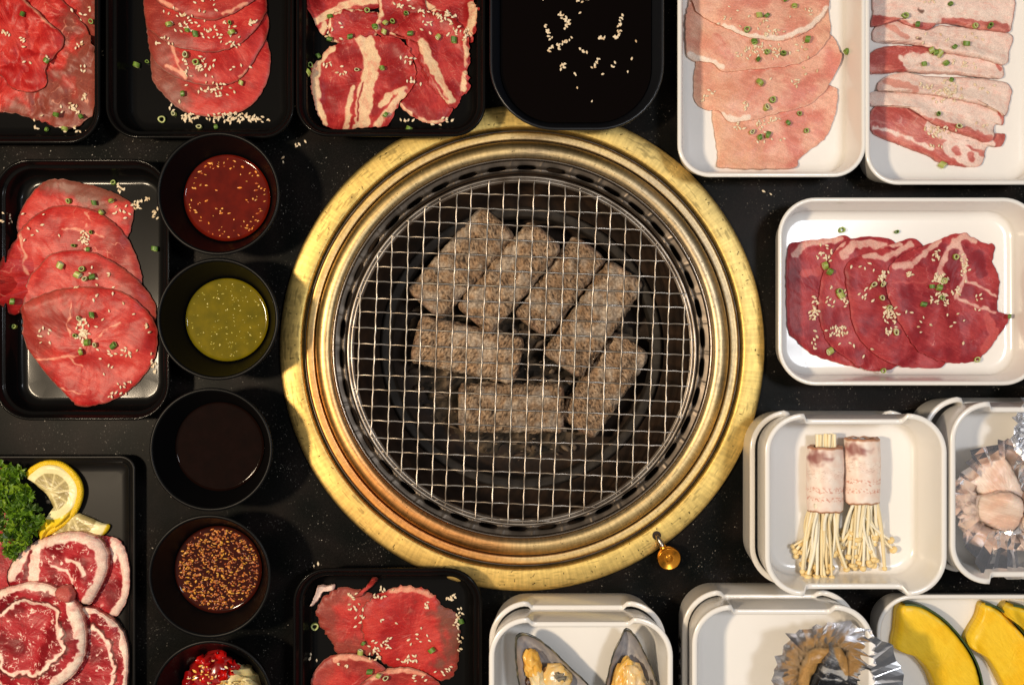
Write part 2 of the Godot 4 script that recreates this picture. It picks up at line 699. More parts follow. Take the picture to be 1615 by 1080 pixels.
# ------------------------------------------------------------------ vessels
# rim rectangle as traced (x0, y0)-(x1, y1); returns the field inside
func tray(called: String, label: String, cat: String, group: String, x0: float, y0: float, x1: float, y1: float, rpx: float, o: Dictionary) -> Field:
	var lift: float = o.get("lift", 0.0)
	var hh: float = o.h
	var fl: float = o.floor
	var fi: float = o.fi
	var rw: float = o.rw
	var y: float = lift + hh
	var p0 := at(x0, y0, y)
	var p1 := at(x1, y1, y)
	var c := (p0 + p1) * 0.5
	c.y = lift
	var a := (p1.x - p0.x) * 0.5
	var b := (p1.z - p0.z) * 0.5
	var r := rpx * S * (H - y) / H
	var bi: float = o.get("bi", 0.006)
	var prof := []
	prof.append_array([Vector2(bi + 0.006, 0.0), Vector2(bi + 0.001, 0.0), Vector2(bi, 0.0006), Vector2(bi - 0.0008, 0.002)])
	if o.get("lip", false):
		prof.append_array([Vector2(0.0042, hh * 0.55), Vector2(0.0034, hh - 0.0052), Vector2(0.0028, hh - 0.0042), Vector2(0.0010, hh - 0.0036), Vector2(0.0003, hh - 0.0028)])
	else:
		prof.append_array([Vector2(bi * 0.45, hh * 0.5), Vector2(bi * 0.08, hh * 0.9)])
	prof.append_array([Vector2(0.0, hh - 0.0015), Vector2(0.0002, hh - 0.0008), Vector2(0.0006, hh - 0.00035), Vector2(rw * 0.38, hh - 0.00005), Vector2(rw * 0.62, hh - 0.00005), Vector2(rw - 0.0006, hh - 0.00035), Vector2(rw - 0.0001, hh - 0.0008), Vector2(rw + 0.0002, hh - 0.0018)])
	if o.get("step", false):
		prof.append_array([Vector2(rw + 0.0012, hh - 0.0045), Vector2(rw + 0.0020, hh - 0.0055), Vector2(rw + 0.0035, hh - 0.0058), Vector2(rw + 0.0042, hh - 0.0064)])
	var wl := fi - rw
	prof.append_array([Vector2(rw + wl * 0.45, fl + (hh - fl) * 0.42), Vector2(fi - 0.0040, fl + 0.0042), Vector2(fi - 0.0018, fl + 0.0014), Vector2(fi + 0.0012, fl + 0.0003), Vector2(fi + 0.004, fl), Vector2(fi + 0.015, fl)])
	var m := vessel(a, b, r, prof, 12, int(o.get("st", 8)), o.get("notch", 0.0), hh - 0.006)
	var t := part(called, m, o.mat, self, c)
	tag(t, label, cat, group)
	return field_vessel(c, a, b, r, lift + fl, y, fi, rw)

func cup(label: String, px: float, py: float, rpx: float) -> Vector3:
	var hh := 0.046
	var p := at(px, py, hh)
	var r := rpx * S * (H - hh) / H
	p.y = 0.0
	var prof := smooth_prof([Vector2(0.0001, 0.0), Vector2(r * 0.52, 0.0), Vector2(r * 0.60, 0.003), Vector2(r * 0.80, hh * 0.42), Vector2(r * 0.95, hh * 0.85), Vector2(r - 0.0002, hh - 0.001)], 4)
	prof.append_array([Vector2(r - 0.0003, hh - 0.0004), Vector2(r - 0.0010, hh), Vector2(r - 0.0018, hh + 0.0001), Vector2(r - 0.0026, hh - 0.0003)])
	prof.append_array(smooth_prof([Vector2(r - 0.0031, hh - 0.0014), Vector2(r * 0.87, hh * 0.80), Vector2(r * 0.71, hh * 0.42), Vector2(r * 0.53, 0.007), Vector2(r * 0.40, 0.0045), Vector2(0.0001, 0.004)], 4))
	var o := part("sauce_cup", lathe(prof, 72), M.cup, self, p)
	tag(o, label, "cup", "black dipping cups in a column")
	return p

func sauce_mat(a: Color, b: Color, spec := 0.32) -> StandardMaterial3D:
	var m := mat(Color.WHITE, 0.07)
	m.metallic_specular = spec
	m.albedo_texture = noise_tex(0.02, 256, 70, a, b, 5)
	m.uv1_triplanar = true
	m.uv1_scale = Vector3.ONE * 12.0
	return m

func liquid(r: float, y: float, n := 64) -> ArrayMesh:
	return lathe([Vector2(r + 0.0006, y + 0.0010), Vector2(r, y + 0.0005), Vector2(r - 0.0008, y + 0.0001), Vector2(r - 0.0018, y), Vector2(r * 0.5, y), Vector2(0.0001, y)], n)

func flecks(called: String, parent: Node3D, count: int, r: float, y: float, size: Vector2, cols: Array, sd: int, ring := 0.0, pile := 0.0) -> void:
	rg.seed = sd
	var mm := MultiMesh.new()
	mm.transform_format = MultiMesh.TRANSFORM_3D
	mm.use_colors = true
	mm.mesh = seed_mesh
	mm.instance_count = count
	for i in count:
		var q := sqrt(rg.randf())
		if ring > 0.0 and rg.randf() < 0.75:
			q = lerpf(ring, 1.0, sqrt(rg.randf()))
		var a := rg.randf() * TAU
		var s := rg.randf_range(size.x, size.y)
		var b := Basis.from_euler(Vector3(rg.randf_range(-0.3, 0.3), rg.randf() * TAU, rg.randf_range(-0.5, 0.5))).scaled(Vector3(s * rg.randf_range(0.8, 1.5), s * 0.8, s * rg.randf_range(0.6, 1.0)))
		mm.set_instance_transform(i, Transform3D(b, Vector3(cos(a) * q * r * 0.96, y + pile * rg.randf(), sin(a) * q * r * 0.96)))
		var c: Color = cols[rg.randi() % cols.size()]
		mm.set_instance_color(i, c * rg.randf_range(0.75, 1.2))
	var o := MultiMeshInstance3D.new()
	o.name = called
	o.multimesh = mm
	o.material_override = M.oily
	o.set_meta("kind", "stuff")
	parent.add_child(o, true)

func blob(called: String, parent: Node3D, pos: Vector3, radii: Vector3, yaw: float, c0: Color, c1: Color, sd: float, rough := 0.3, amp := 0.14, freq := 1.6) -> MeshInstance3D:
	var v := PackedVector3Array()
	var cc := PackedColorArray()
	var rows := 20
	var n := 28
	for j in rows:
		var ph := lerpf(-PI * 0.5 + 0.03, PI * 0.5 - 0.03, float(j) / (rows - 1))
		for i in n:
			var th := TAU * i / n
			var d := Vector3(cos(ph) * cos(th), sin(ph), cos(ph) * sin(th))
			var q := fn.get_noise_3d(d.x * freq + sd, d.y * freq, d.z * freq)
			var q2 := fn.get_noise_3d(d.x * freq * 4.0, d.y * freq * 4.0 + sd, d.z * freq * 4.0)
			v.append(d * radii * (1.0 + amp * q * 2.0 + amp * 0.25 * q2))
			cc.append(c0.lerp(c1, clampf(0.5 + q * 1.6 + q2 * 0.8, 0.0, 1.0)))
	var idx := grid_idx(rows, n, true)
	var m := mat(Color.WHITE, rough)
	m.vertex_color_use_as_albedo = true
	m.subsurf_scatter_enabled = true
	m.subsurf_scatter_strength = 0.12
	var o := part(called, surf(v, idx, PackedVector2Array(), cc), m, parent, pos)
	o.rotation.y = yaw
	return o

# ------------------------------------------------------------------ build
func _ready() -> void:
	fn.noise_type = FastNoiseLite.TYPE_SIMPLEX_SMOOTH
	fn.frequency = 1.0
	fn.fractal_type = FastNoiseLite.FRACTAL_FBM
	fn.fractal_octaves = 2
	fn.seed = 7
	seed(11)
	view_and_light()
	materials()
	table()
	grill()
	charcoal()
	beef_trays()
	soy_dish()
	pork_trays()
	lamb_plate()
	cups()
	boxes()
	sesame(field_plain(0, 0, 1615, 1080, 0.0), "stray sesame seeds fallen on the black table between the trays", [[470, 222, 4, 14, 8], [462, 160, 2, 3, 20], [158, 80, 2, 4, 10], [452, 250, 2, 16, 10], [500, 890, 2, 20, 6], [1205, 300, 2, 20, 10], [1140, 960, 1, 5, 5]], 48)

func view_and_light() -> void:
	var cam := Camera3D.new()
	cam.name = "camera"
	cam.position = Vector3(0, H, 0)
	cam.rotation_degrees = Vector3(-90, 0, 0)
	cam.fov = rad_to_deg(2.0 * atan(0.27 / H))
	cam.near = 0.02
	cam.far = 20.0
	add_child(cam)
	cam.current = true
	var we := WorldEnvironment.new()
	we.name = "environment"
	var e := Environment.new()
	e.background_mode = Environment.BG_COLOR
	e.background_color = Color(0.082, 0.081, 0.082).linear_to_srgb()
	e.tonemap_mode = Environment.TONE_MAPPER_LINEAR
	e.tonemap_exposure = 1.12
	e.sdfgi_enabled = true
	e.ssao_enabled = true
	e.ssil_enabled = true
	we.environment = e
	add_child(we)
	lamp("warm_lamp", Vector3(-0.84, 1.30, 0.0), Vector3(-0.1, 0, 0), 0.11, 1.78, Color(1.0, 0.80, 0.56))
	lamp("cool_lamp", Vector3(0.58, 1.40, -0.12), Vector3(0.1, 0, 0), 0.20, 0.62, Color(0.92, 0.95, 1.0))
	lamp("added_overhead_fill", Vector3(0.2, 2.2, 0.9), Vector3(0.2, 0, 0.7), 3.0, 0.95, Color(1.0, 0.91, 0.80))  # unseen broad area light, added to give the foil reflections and soft fill

func lamp(called: String, pos: Vector3, to: Vector3, size: float, energy: float, col: Color) -> void:
	var l := AreaLight3D.new()
	l.name = called
	l.area_size = Vector2(size, size)
	l.light_energy = energy
	l.light_color = col.linear_to_srgb()
	l.shadow_enabled = true
	l.area_range = 6.0
	l.position = pos
	add_child(l)
	l.look_at_from_position(pos, to, Vector3(0, 0, -1))

func noise_tex(freq: float, size: int, sd: int, c0: Color, c1: Color, oct := 4, normal := false, strength := 4.0) -> NoiseTexture2D:
	var n := FastNoiseLite.new()
	n.seed = sd
	n.frequency = freq
	n.fractal_octaves = oct
	var t := NoiseTexture2D.new()
	t.width = size
	t.height = size
	t.seamless = true
	t.noise = n
	if normal:
		t.as_normal_map = true
		t.bump_strength = strength
	else:
		var g := Gradient.new()
		g.set_color(0, c0)
		g.set_color(1, c1)
		t.color_ramp = g
	return t

func ring_texture(sd: float, w: int, h: int, c_in: Color, c_out: Color, tint: float, dirt: float) -> ImageTexture:
	var data := PackedByteArray()
	data.resize(w * h * 3)
	var k := 0
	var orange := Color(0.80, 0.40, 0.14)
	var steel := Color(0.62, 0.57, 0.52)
	for j in h:
		var v := float(j) / h
		for i in w:
			var th := TAU * i / w
			var x := cos(th)
			var z := sin(th)
			var n := fn.get_noise_3d(x * 2.0 + sd, z * 2.0, v * 0.8)
			var sc := fn.get_noise_3d(x * 60.0, z * 60.0 + sd, v * 1.5)
			var sc2 := fn.get_noise_3d(x * 9.0, z * 9.0, v * 14.0 + sd)
			var c := c_out.lerp(c_in, v)
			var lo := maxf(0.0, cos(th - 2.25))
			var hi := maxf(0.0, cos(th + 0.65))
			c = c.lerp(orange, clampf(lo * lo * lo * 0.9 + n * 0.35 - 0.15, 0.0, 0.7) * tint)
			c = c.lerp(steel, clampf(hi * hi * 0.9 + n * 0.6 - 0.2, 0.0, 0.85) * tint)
			var g := 1.0 + 0.10 * sc + 0.12 * sc2 + 0.06 * (randf() - 0.5)
			g *= 1.0 - dirt * smoothstep(0.30, 0.55, sc2 + n * 0.4)
			data[k] = clampi(int(c.r * g * 255.0), 0, 255)
			data[k + 1] = clampi(int(c.g * g * 255.0), 0, 255)
			data[k + 2] = clampi(int(c.b * g * 255.0), 0, 255)
			k += 3
	# small pits and scratches
	rg.seed = int(sd) + 5
	for q in 420:
		var cx := rg.randi() % w
		if fn.get_noise_2d(cx * 0.012, sd) < 0.05 and q % 4 > 0:
			continue
		var cy := rg.randi_range(2, h - 3)
		var dx := rg.randf_range(-1.0, 1.0)
		var dy := rg.randf_range(-1.0, 1.0)
		for s in rg.randi_range(1, 5):
			var px := posmod(cx + int(dx * s), w)
			var py := clampi(cy + int(dy * s), 0, h - 1)
			var e := (py * w + px) * 3
			for b in 3:
				data[e + b] = int(data[e + b] * 0.42)
	return ImageTexture.create_from_image(Image.create_from_data(w, h, false, Image.FORMAT_RGB8, data))

func materials() -> void:
	PAL = {
		"beef": {"base": c8(0.72, 0.16, 0.15), "deep": c8(0.61, 0.08, 0.085), "lite": c8(0.78, 0.28, 0.235), "fat": c8(0.88, 0.62, 0.51), "brown": c8(0.47, 0.27, 0.215), "marb": 0.28, "fibre": 0.62, "mw": 0.022},
		"steak": {"base": c8(0.69, 0.18, 0.18), "deep": c8(0.52, 0.07, 0.085), "lite": c8(0.76, 0.34, 0.30), "fat": c8(0.91, 0.80, 0.64), "brown": c8(0.5, 0.3, 0.22), "marb": 0.4, "mfreq": 0.05, "mw": 0.04, "fibre": 0.35},
		"pork": {"base": c8(0.88, 0.625, 0.545), "deep": c8(0.81, 0.47, 0.415), "lite": c8(0.90, 0.745, 0.645), "fat": c8(0.94, 0.87, 0.81), "brown": c8(0.87, 0.70, 0.55), "marb": 0.35, "fibre": 0.45, "mw": 0.02},
		"belly": {"base": c8(0.79, 0.44, 0.40), "deep": c8(0.68, 0.29, 0.27), "lite": c8(0.86, 0.60, 0.54), "fat": c8(0.94, 0.85, 0.80), "spot": c8(0.45, 0.33, 0.28), "marb": 0.35, "fibre": 0.5},
		"collar": {"base": c8(0.63, 0.185, 0.205), "deep": c8(0.50, 0.105, 0.145), "lite": c8(0.74, 0.32, 0.31), "fat": c8(0.88, 0.70, 0.64), "marb": 0.25, "fibre": 0.4, "mw": 0.02},
		"lamb": {"base": c8(0.62, 0.085, 0.125), "deep": c8(0.42, 0.045, 0.08), "lite": c8(0.82, 0.46, 0.44), "fat": c8(0.95, 0.86, 0.79), "marb": 1.0, "mfreq": 0.085, "mw": 0.14, "fibre": 0.3},
		"fish": {"base": c8(0.93, 0.82, 0.75), "deep": c8(0.89, 0.72, 0.63), "lite": c8(0.95, 0.88, 0.83), "fat": c8(0.95, 0.88, 0.83), "marb": 0.2, "fibre": 0.5},
		"skin": {"base": c8(0.30, 0.31, 0.34), "deep": c8(0.07, 0.08, 0.10), "lite": c8(0.66, 0.66, 0.66), "fat": c8(0.74, 0.74, 0.74), "tan": c8(0.66, 0.50, 0.28), "marb": 0.2, "fibre": 0.7},
		"pumpkin": {"base": c8(0.98, 0.80, 0.17), "deep": c8(0.97, 0.76, 0.11), "lite": c8(0.98, 0.84, 0.27), "fat": c8(0.93, 0.82, 0.36), "rind": c8(0.14, 0.24, 0.11), "marb": 0.0, "fibre": 0.25},
		"lemon": {"base": c8(0.66, 0.60, 0.40), "deep": c8(0.54, 0.47, 0.29), "lite": c8(0.86, 0.80, 0.58), "fat": c8(0.94, 0.89, 0.68), "brown": c8(0.92, 0.78, 0.16)},
	}
	# black speckled granite
	var gs := 1024
	var gi := Image.create(gs, gs, false, Image.FORMAT_RGB8)
	var gd := PackedByteArray()
	gd.resize(gs * gs * 3)
	var k := 0
	for j in gs:
		for i in gs:
			var a := TAU * i / gs
			var b := TAU * j / gs
			var n := fn.get_noise_3d(cos(a) * 1.4 + cos(b) * 0.9, sin(a) * 1.4, sin(b) * 1.4)
			var q := 19.0 + 11.0 * n + 14.0 * (randf() - 0.5)
			gd[k] = clampi(int(q * 1.05 + 5.0 * n), 4, 255)
			gd[k + 1] = clampi(int(q * 0.98), 4, 255)
			gd[k + 2] = clampi(int(q * 0.92), 4, 255)
			k += 3
	rg.seed = 3
	for q in 20000:
		var x := rg.randi() % gs
		var y := rg.randi() % gs
		if nz(x * 0.008, y * 0.008) + nz(x * 0.03, y * 0.03) * 0.6 < rg.randf() * 0.6 - 0.3:
			continue
		var br := rg.randf()
		var val := 38.0 + 75.0 * pow(br, 3.0)
		if q % 40 == 0:
			val = 170.0
		for s in rg.randi_range(2, 7):
			var e := (posmod(y + rg.randi_range(0, 1), gs) * gs + posmod(x + rg.randi_range(0, 1), gs)) * 3
			gd[e] = int(val)
			gd[e + 1] = int(val * 0.96)
			gd[e + 2] = int(val * 0.9)
	gi = Image.create_from_data(gs, gs, false, Image.FORMAT_RGB8, gd)
	var granite := mat(Color.WHITE, 0.34)
	granite.metallic_specular = 0.13
	granite.albedo_texture = ImageTexture.create_from_image(gi)
	granite.uv1_triplanar = true
	granite.uv1_world_triplanar = true
	granite.uv1_scale = Vector3.ONE * 2.6
	M.granite = granite
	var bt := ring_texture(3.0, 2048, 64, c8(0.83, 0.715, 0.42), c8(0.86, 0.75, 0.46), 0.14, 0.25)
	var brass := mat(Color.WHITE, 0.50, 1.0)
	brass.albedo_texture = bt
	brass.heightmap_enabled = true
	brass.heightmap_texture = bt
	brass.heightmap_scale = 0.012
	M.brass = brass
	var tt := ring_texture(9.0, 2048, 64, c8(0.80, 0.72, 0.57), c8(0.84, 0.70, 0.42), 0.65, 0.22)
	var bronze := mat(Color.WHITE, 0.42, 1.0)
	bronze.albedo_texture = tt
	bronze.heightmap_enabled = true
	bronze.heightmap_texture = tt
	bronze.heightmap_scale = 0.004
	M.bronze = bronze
	var st := mat(Color(0.60, 0.56, 0.52), 0.34, 1.0)
	st.roughness_texture = noise_tex(0.03, 256, 5, Color(0.5, 0.5, 0.5), Color(1, 1, 1))
	st.uv1_triplanar = true
	st.uv1_scale = Vector3.ONE * 9.0
	M.steel = st
	var dk := mat(Color.WHITE, 0.42, 0.9)
	dk.albedo_texture = noise_tex(0.02, 256, 8, Color(0.27, 0.245, 0.22), Color(0.50, 0.455, 0.41))
	dk.uv1_triplanar = true
	dk.uv1_scale = Vector3.ONE * 10.0
	M.dark_steel = dk
	var le := mat(Color(0.16, 0.135, 0.11), 0.7, 0.2)
	M.ledge = le
	var wire := mat(Color(0.74, 0.71, 0.66), 0.36, 1.0)
	wire.albedo_color = Color.WHITE
	wire.albedo_texture = noise_tex(0.018, 256, 61, Color(0.40, 0.35, 0.30), Color(0.84, 0.81, 0.77), 3)
	wire.uv1_triplanar = true
	wire.uv1_world_triplanar = true
	wire.uv1_scale = Vector3.ONE * 7.0
	M.wire = wire
	var pot := mat(Color.WHITE, 0.7, 0.3)
	pot.albedo_texture = noise_tex(0.016, 512, 12, Color(0.07, 0.05, 0.04), Color(0.31, 0.22, 0.15), 5)
	pot.uv1_triplanar = true
	pot.uv1_scale = Vector3.ONE * 6.0
	M.pot = pot
	var bk := mat(Color(0.055, 0.053, 0.052), 0.30)
	bk.metallic_specular = 0.14
	bk.clearcoat_enabled = true
	bk.clearcoat = 0.09
	bk.clearcoat_roughness = 0.09
	M.black = bk
	var bm := mat(Color(0.075, 0.07, 0.066), 0.38)
	bm.metallic_specular = 0.3
	M.black_matte = bm
	var cm := mat(Color(0.035, 0.036, 0.04), 0.38)
	cm.metallic_specular = 0.26
	M.cup = cm
	var dm := mat(Color(0.09, 0.097, 0.115), 0.30)
	M.dish = dm
	var wh := mat(Color(0.93, 0.92, 0.905), 0.22)
	wh.clearcoat_enabled = true
	wh.clearcoat = 0.3
	wh.clearcoat_roughness = 0.12
	M.white = wh
	var sm := mat(Color.WHITE, 0.5)
	sm.vertex_color_use_as_albedo = true
	M.seed = sm
	var oi := mat(Color.WHITE, 0.2)
	oi.vertex_color_use_as_albedo = true
	M.oily = oi
	var gm := mat(Color.WHITE, 0.4)
	gm.vertex_color_use_as_albedo = true
	M.green = gm
	M.foil = mat(Color(0.97, 0.97, 0.98), 0.19, 1.0)
	M.soy = mat(Color(0.03, 0.015, 0.01), 0.04)
	M.soy.metallic_specular = 0.3
	M.gold = mat(Color(0.86, 0.58, 0.20), 0.24, 1.0)
	seed_mesh = make_seed()
	scallion_meshes = [
		make_scallion(0.0027, 0.0036, 0.9, Color(0.13, 0.24, 0.025), Color(0.36, 0.46, 0.13)),
		make_scallion(0.0024, 0.0030, 0.8, Color(0.09, 0.19, 0.02), Color(0.27, 0.38, 0.09)),
		make_scallion(0.0029, 0.0030, 0.95, Color(0.26, 0.34, 0.05), Color(0.48, 0.52, 0.20)),
		make_scallion(0.0022, 0.0042, 0.75, Color(0.07, 0.16, 0.02), Color(0.20, 0.31, 0.06)),
		make_scallion(0.0026, 0.0044, 0.7, Color(0.36, 0.40, 0.09), Color(0.60, 0.60, 0.34)),
	]

func table() -> void:
	var n := 192
	var c := at(823, 549, 0)
	var v := PackedVector3Array()
	var rows := [[0, 1.2, 0.9, -0.03], [0, 1.2, 0.9, -0.002], [0, 1.198, 0.898, 0.0], [1, 0.1725, 0, 0.0], [1, 0.1715, 0, -0.001], [1, 0.1715, 0, -0.03]]
	for r in rows:
		for i in n:
			var th := TAU * i / n
			var d := Vector2(cos(th), sin(th))
			if r[0] == 0:
				var s := minf(r[1] / maxf(absf(d.x), 1e-5), r[2] / maxf(absf(d.y), 1e-5))
				v.append(Vector3(d.x * s, r[3], d.y * s))
			else:
				v.append(Vector3(c.x + d.x * r[1], r[3], c.z + d.y * r[1]))
	var o := part("table_top", surf(v, grid_idx(rows.size(), n, true), PackedVector2Array(), PackedColorArray(), 0, false), M.granite, self)
	tag(o, "black speckled granite table top around the round grill", "table", "", "structure")

# ------------------------------------------------------------------ the roaster
func grill() -> void:
	var c := at(823.5, 549, 0.004)
	c.y = 0.0
	var g := thing("table_grill", "round brass rimmed charcoal grill sunk in the middle of the black table", "grill", c)
	var p := func(a: Array) -> Array:
		var o := []
		for i in range(0, a.size(), 2):
			o.append(Vector2(a[i] * S * 0.993, a[i + 1]))
		return o
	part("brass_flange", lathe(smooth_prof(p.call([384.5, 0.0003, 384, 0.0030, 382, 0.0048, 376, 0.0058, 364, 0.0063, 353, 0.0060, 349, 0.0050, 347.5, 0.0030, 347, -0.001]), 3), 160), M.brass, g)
	part("groove_ring", lathe(p.call([347.5, -0.001, 346, 0.0012, 343, 0.0012, 342, -0.001]), 160), M.dark_steel, g)
	var step := []
	for q in 15:
		var t := q / 14.0
		step.append(Vector2(lerpf(342.5, 326.0, t) * S * 0.993, 0.0046 - 0.0040 * pow(absf(t * 2.0 - 0.85), 7.0) - 0.0006 * t))
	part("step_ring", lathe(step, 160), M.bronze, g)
	var half := []
	for q in 25:
		var a := PI * q / 24.0
		half.append(Vector2((312.0 + 14.0 * cos(a)) * S * 0.993, 0.0030 + 0.0095 * pow(sin(a), 0.62) + 0.003 * q / 24.0))
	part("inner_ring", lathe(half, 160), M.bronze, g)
	part("steel_lip", lathe(smooth_prof(p.call([298.6, 0.0086, 298, 0.0104, 296.5, 0.0108, 295, 0.0098, 294, 0.006]), 2), 160), M.steel, g)
	# slotted ring: one sheet with 38 oblong openings
	var v := PackedVector3Array()
	var slots := 38
	var per := 20
	var n := slots * per
	var rings := [[295.0, 0.0075, 0.0], [289.0, 0.0062, 0.0], [284.8, 0.0056, 1.0], [284.8, 0.0036, 1.0]]
	var rings2 := [[284.8, 0.0036, -1.0], [284.8, 0.0056, -1.0], [281.0, 0.0050, 0.0], [277.5, 0.0044, 0.0], [277.0, 0.0010, 0.0]]
	var idx := PackedInt32Array()
	for set_ in [rings, rings2]:
		var base := v.size()
		for r in set_:
			for i in n:
				var u := (i % per) / float(per) * 2.0 - 1.0
				var hw := 0.0
				if absf(u) < 0.62:
					hw = 3.8 * sqrt(maxf(0.0, 1.0 - pow(absf(u) / 0.62, 4.0)))
				var th := TAU * (i + 3.0) / n
				var rad: float = (r[0] + hw * r[2]) * S * 0.993
				v.append(Vector3(rad * cos(th), r[1] + (0.0005 if absf(u) > 0.9 and r[2] == 0.0 else 0.0), rad * sin(th)))
		idx.append_array(grid_idx(set_.size(), n, true, base))
	part("slotted_ring", surf(v, idx), M.dark_steel, g)
	part("fire_pot", lathe([Vector2(0.1702, -0.002), Vector2(0.1700, -0.03), Vector2(0.1385, -0.03), Vector2(0.1380, -0.001), Vector2(0.1368, -0.001), Vector2(0.1360, -0.02), Vector2(0.1300, -0.045), Vector2(0.1190, -0.058), Vector2(0.1150, -0.062), Vector2(0.1130, -0.085), Vector2(0.08, -0.088), Vector2(0.0001, -0.088)], 120), M.pot, g)
	part("inner_rim", lathe([Vector2(0.1195, -0.058), Vector2(0.1185, -0.0535), Vector2(0.1165, -0.0525), Vector2(0.1115, -0.0545), Vector2(0.1100, -0.0560), Vector2(0.1095, -0.066)], 120), M.ledge, g)
	# old ash and embers on the bottom
	var av := PackedVector3Array()
	var ac := PackedColorArray()
	for j in 46:
		for i in 46:
			var x := (i / 45.0 - 0.5) * 0.20
			var z := (j / 45.0 - 0.5) * 0.20
			var q := fn.get_noise_2d(x * 45.0, z * 45.0)
			var q2 := fn.get_noise_2d(x * 160.0 + 9.0, z * 160.0)
			var fall := smoothstep(0.112, 0.07, Vector2(x, z).length())
			av.append(Vector3(x, -0.090 + fall * (0.010 + 0.012 * q + 0.006 * q2), z))
			ac.append(Color(0.034, 0.025, 0.018).lerp(Color(0.22, 0.155, 0.095), clampf(q * 1.1 + q2 * 0.7, 0.0, 1.0)))
	var am := mat(Color.WHITE, 0.9)
	am.vertex_color_use_as_albedo = true
	var ash := part("ash_bed", surf(av, grid_idx(46, 46, false), PackedVector2Array(), ac, 0, false), am, g)
	ash.set_meta("kind", "stuff")
	# crumbs of ash and broken charcoal round the heap
	rg.seed = 19
	var cm := MultiMesh.new()
	cm.transform_format = MultiMesh.TRANSFORM_3D
	cm.use_colors = true
	cm.mesh = seed_mesh
	cm.instance_count = 420
	for i in 420:
		var a := rg.randf() * TAU
		var r := sqrt(rg.randf()) * 0.098
		var sz := pow(rg.randf(), 3.0) * 3.2 + 0.5
		var b := Basis.from_euler(Vector3(rg.randf() * TAU, rg.randf() * TAU, rg.randf() * TAU)).scaled(Vector3(sz * 1.6, sz * 1.8, sz))
		var fall := smoothstep(0.112, 0.07, r)
		cm.set_instance_transform(i, Transform3D(b, Vector3(cos(a) * r, -0.086 + fall * 0.014, sin(a) * r)))
		cm.set_instance_color(i, Color(0.09, 0.06, 0.04).lerp(Color(0.42, 0.31, 0.21), pow(rg.randf(), 1.6)))
	var crumbs := MultiMeshInstance3D.new()
	crumbs.name = "ash_crumbs"
	crumbs.multimesh = cm
	crumbs.material_override = am
	crumbs.set_meta("kind", "stuff")
	g.add_child(crumbs, true)
	# damper pull: a pin through the flange and a turned brass knob
	var kc := at(1055, 880, 0.012) - c
	var ph := at(1036.5, 845, 0.008) - c
	var hole := lathe([Vector2(0.0036, 0.0), Vector2(0.0034, 0.0004), Vector2(0.0001, 0.0004)], 24)
	part("pin_hole", hole, M.pot, g, Vector3(ph.x, 0.0061, ph.z))
	var mid := ph.lerp(kc, 0.62)
	part("pin", tube(PackedVector3Array([Vector3(ph.x, 0.0062, ph.z), Vector3(lerpf(ph.x, mid.x, 0.3), 0.0092, lerpf(ph.z, mid.z, 0.3)), Vector3(mid.x, 0.0105, mid.z)]), PackedFloat32Array([0.0019, 0.0019, 0.0019]), 12), M.steel, g)
	part("collar", tube(PackedVector3Array([ph.lerp(kc, 0.45) + Vector3(0, 0.002, 0), ph.lerp(kc, 0.75)]), PackedFloat32Array([0.0026, 0.0040]), 14), M.gold, g)
	var kn := part("knob", lathe(smooth_prof([Vector2(0.0078, -0.004), Vector2(0.0090, -0.002), Vector2(0.0092, 0.001), Vector2(0.0086, 0.0024), Vector2(0.0078, 0.0022), Vector2(0.0060, 0.0016), Vector2(0.0040, 0.0010), Vector2(0.0026, 0.0010), Vector2(0.0022, 0.0016), Vector2(0.0001, 0.0017)], 2), 40), M.gold, g, kc)
	kn.rotation = Vector3(0.18, 0, -0.1)
	grate()

func grate() -> void:
	var c := at(823, 553, 0.0055)
	var g := thing("grill_grate", "round crimped steel wire grate over the charcoal", "grate", c)
	g.rotation.y = deg_to_rad(-2.0)
	var R := 274.0 * S * 0.993
	part("rim", torus(R, 0.00125, 128, 8), M.wire, g)
	part("rim", torus(R - 0.0026, 0.0010, 128, 8), M.wire, g)
	var band := []
	for q in 9:
		var a := PI * q / 8.0
		band.append(Vector2((271.5 + 6.0 * cos(a)) * S * 0.993, -0.0022 + 0.0014 * sin(a)))
	part("rim_band", lathe(band, 128), M.wire, g)
	rg.seed = 21
	var pitch := 24.2 * S
	var wm := mat(Color(0.60, 0.57, 0.53), 0.40, 1.0)
	for dirn in 2:
		for i in range(-12, 13):
			var off := (i + (0.44 if dirn == 0 else -0.1)) * pitch
			if absf(off) > R - 0.003:
				continue
			var half := sqrt(R * R - off * off) - 0.0003
			var pts := PackedVector3Array()
			var rad := PackedFloat32Array()
			var steps := maxi(8, int(2.0 * half / pitch * 6.0))
			var lean := rg.randf_range(-0.0009, 0.0009)
			var lean2 := rg.randf_range(-0.0007, 0.0007)
			for s in steps + 1:
				var q := lerpf(-half, half, float(s) / steps)
				var ph := q / pitch + (0.1 if dirn == 0 else -0.44)
				var y := 0.00058 * cos(PI * ph) * (1.0 if (i + dirn) % 2 == 0 else -1.0)
				var wob := lean * q / R + lean2 * sin(q * 19.0 + i) + 0.00016 * cos(TAU * ph)
				pts.append(Vector3(off + wob, y, q) if dirn == 0 else Vector3(q, -y, off + wob))
				rad.append(0.00078)
			var w := part("wire", tube(pts, rad, 7), M.wire if rg.randf() < 0.6 else wm, g)
			w.set_meta("kind", "thing")
			w.remove_meta("kind")

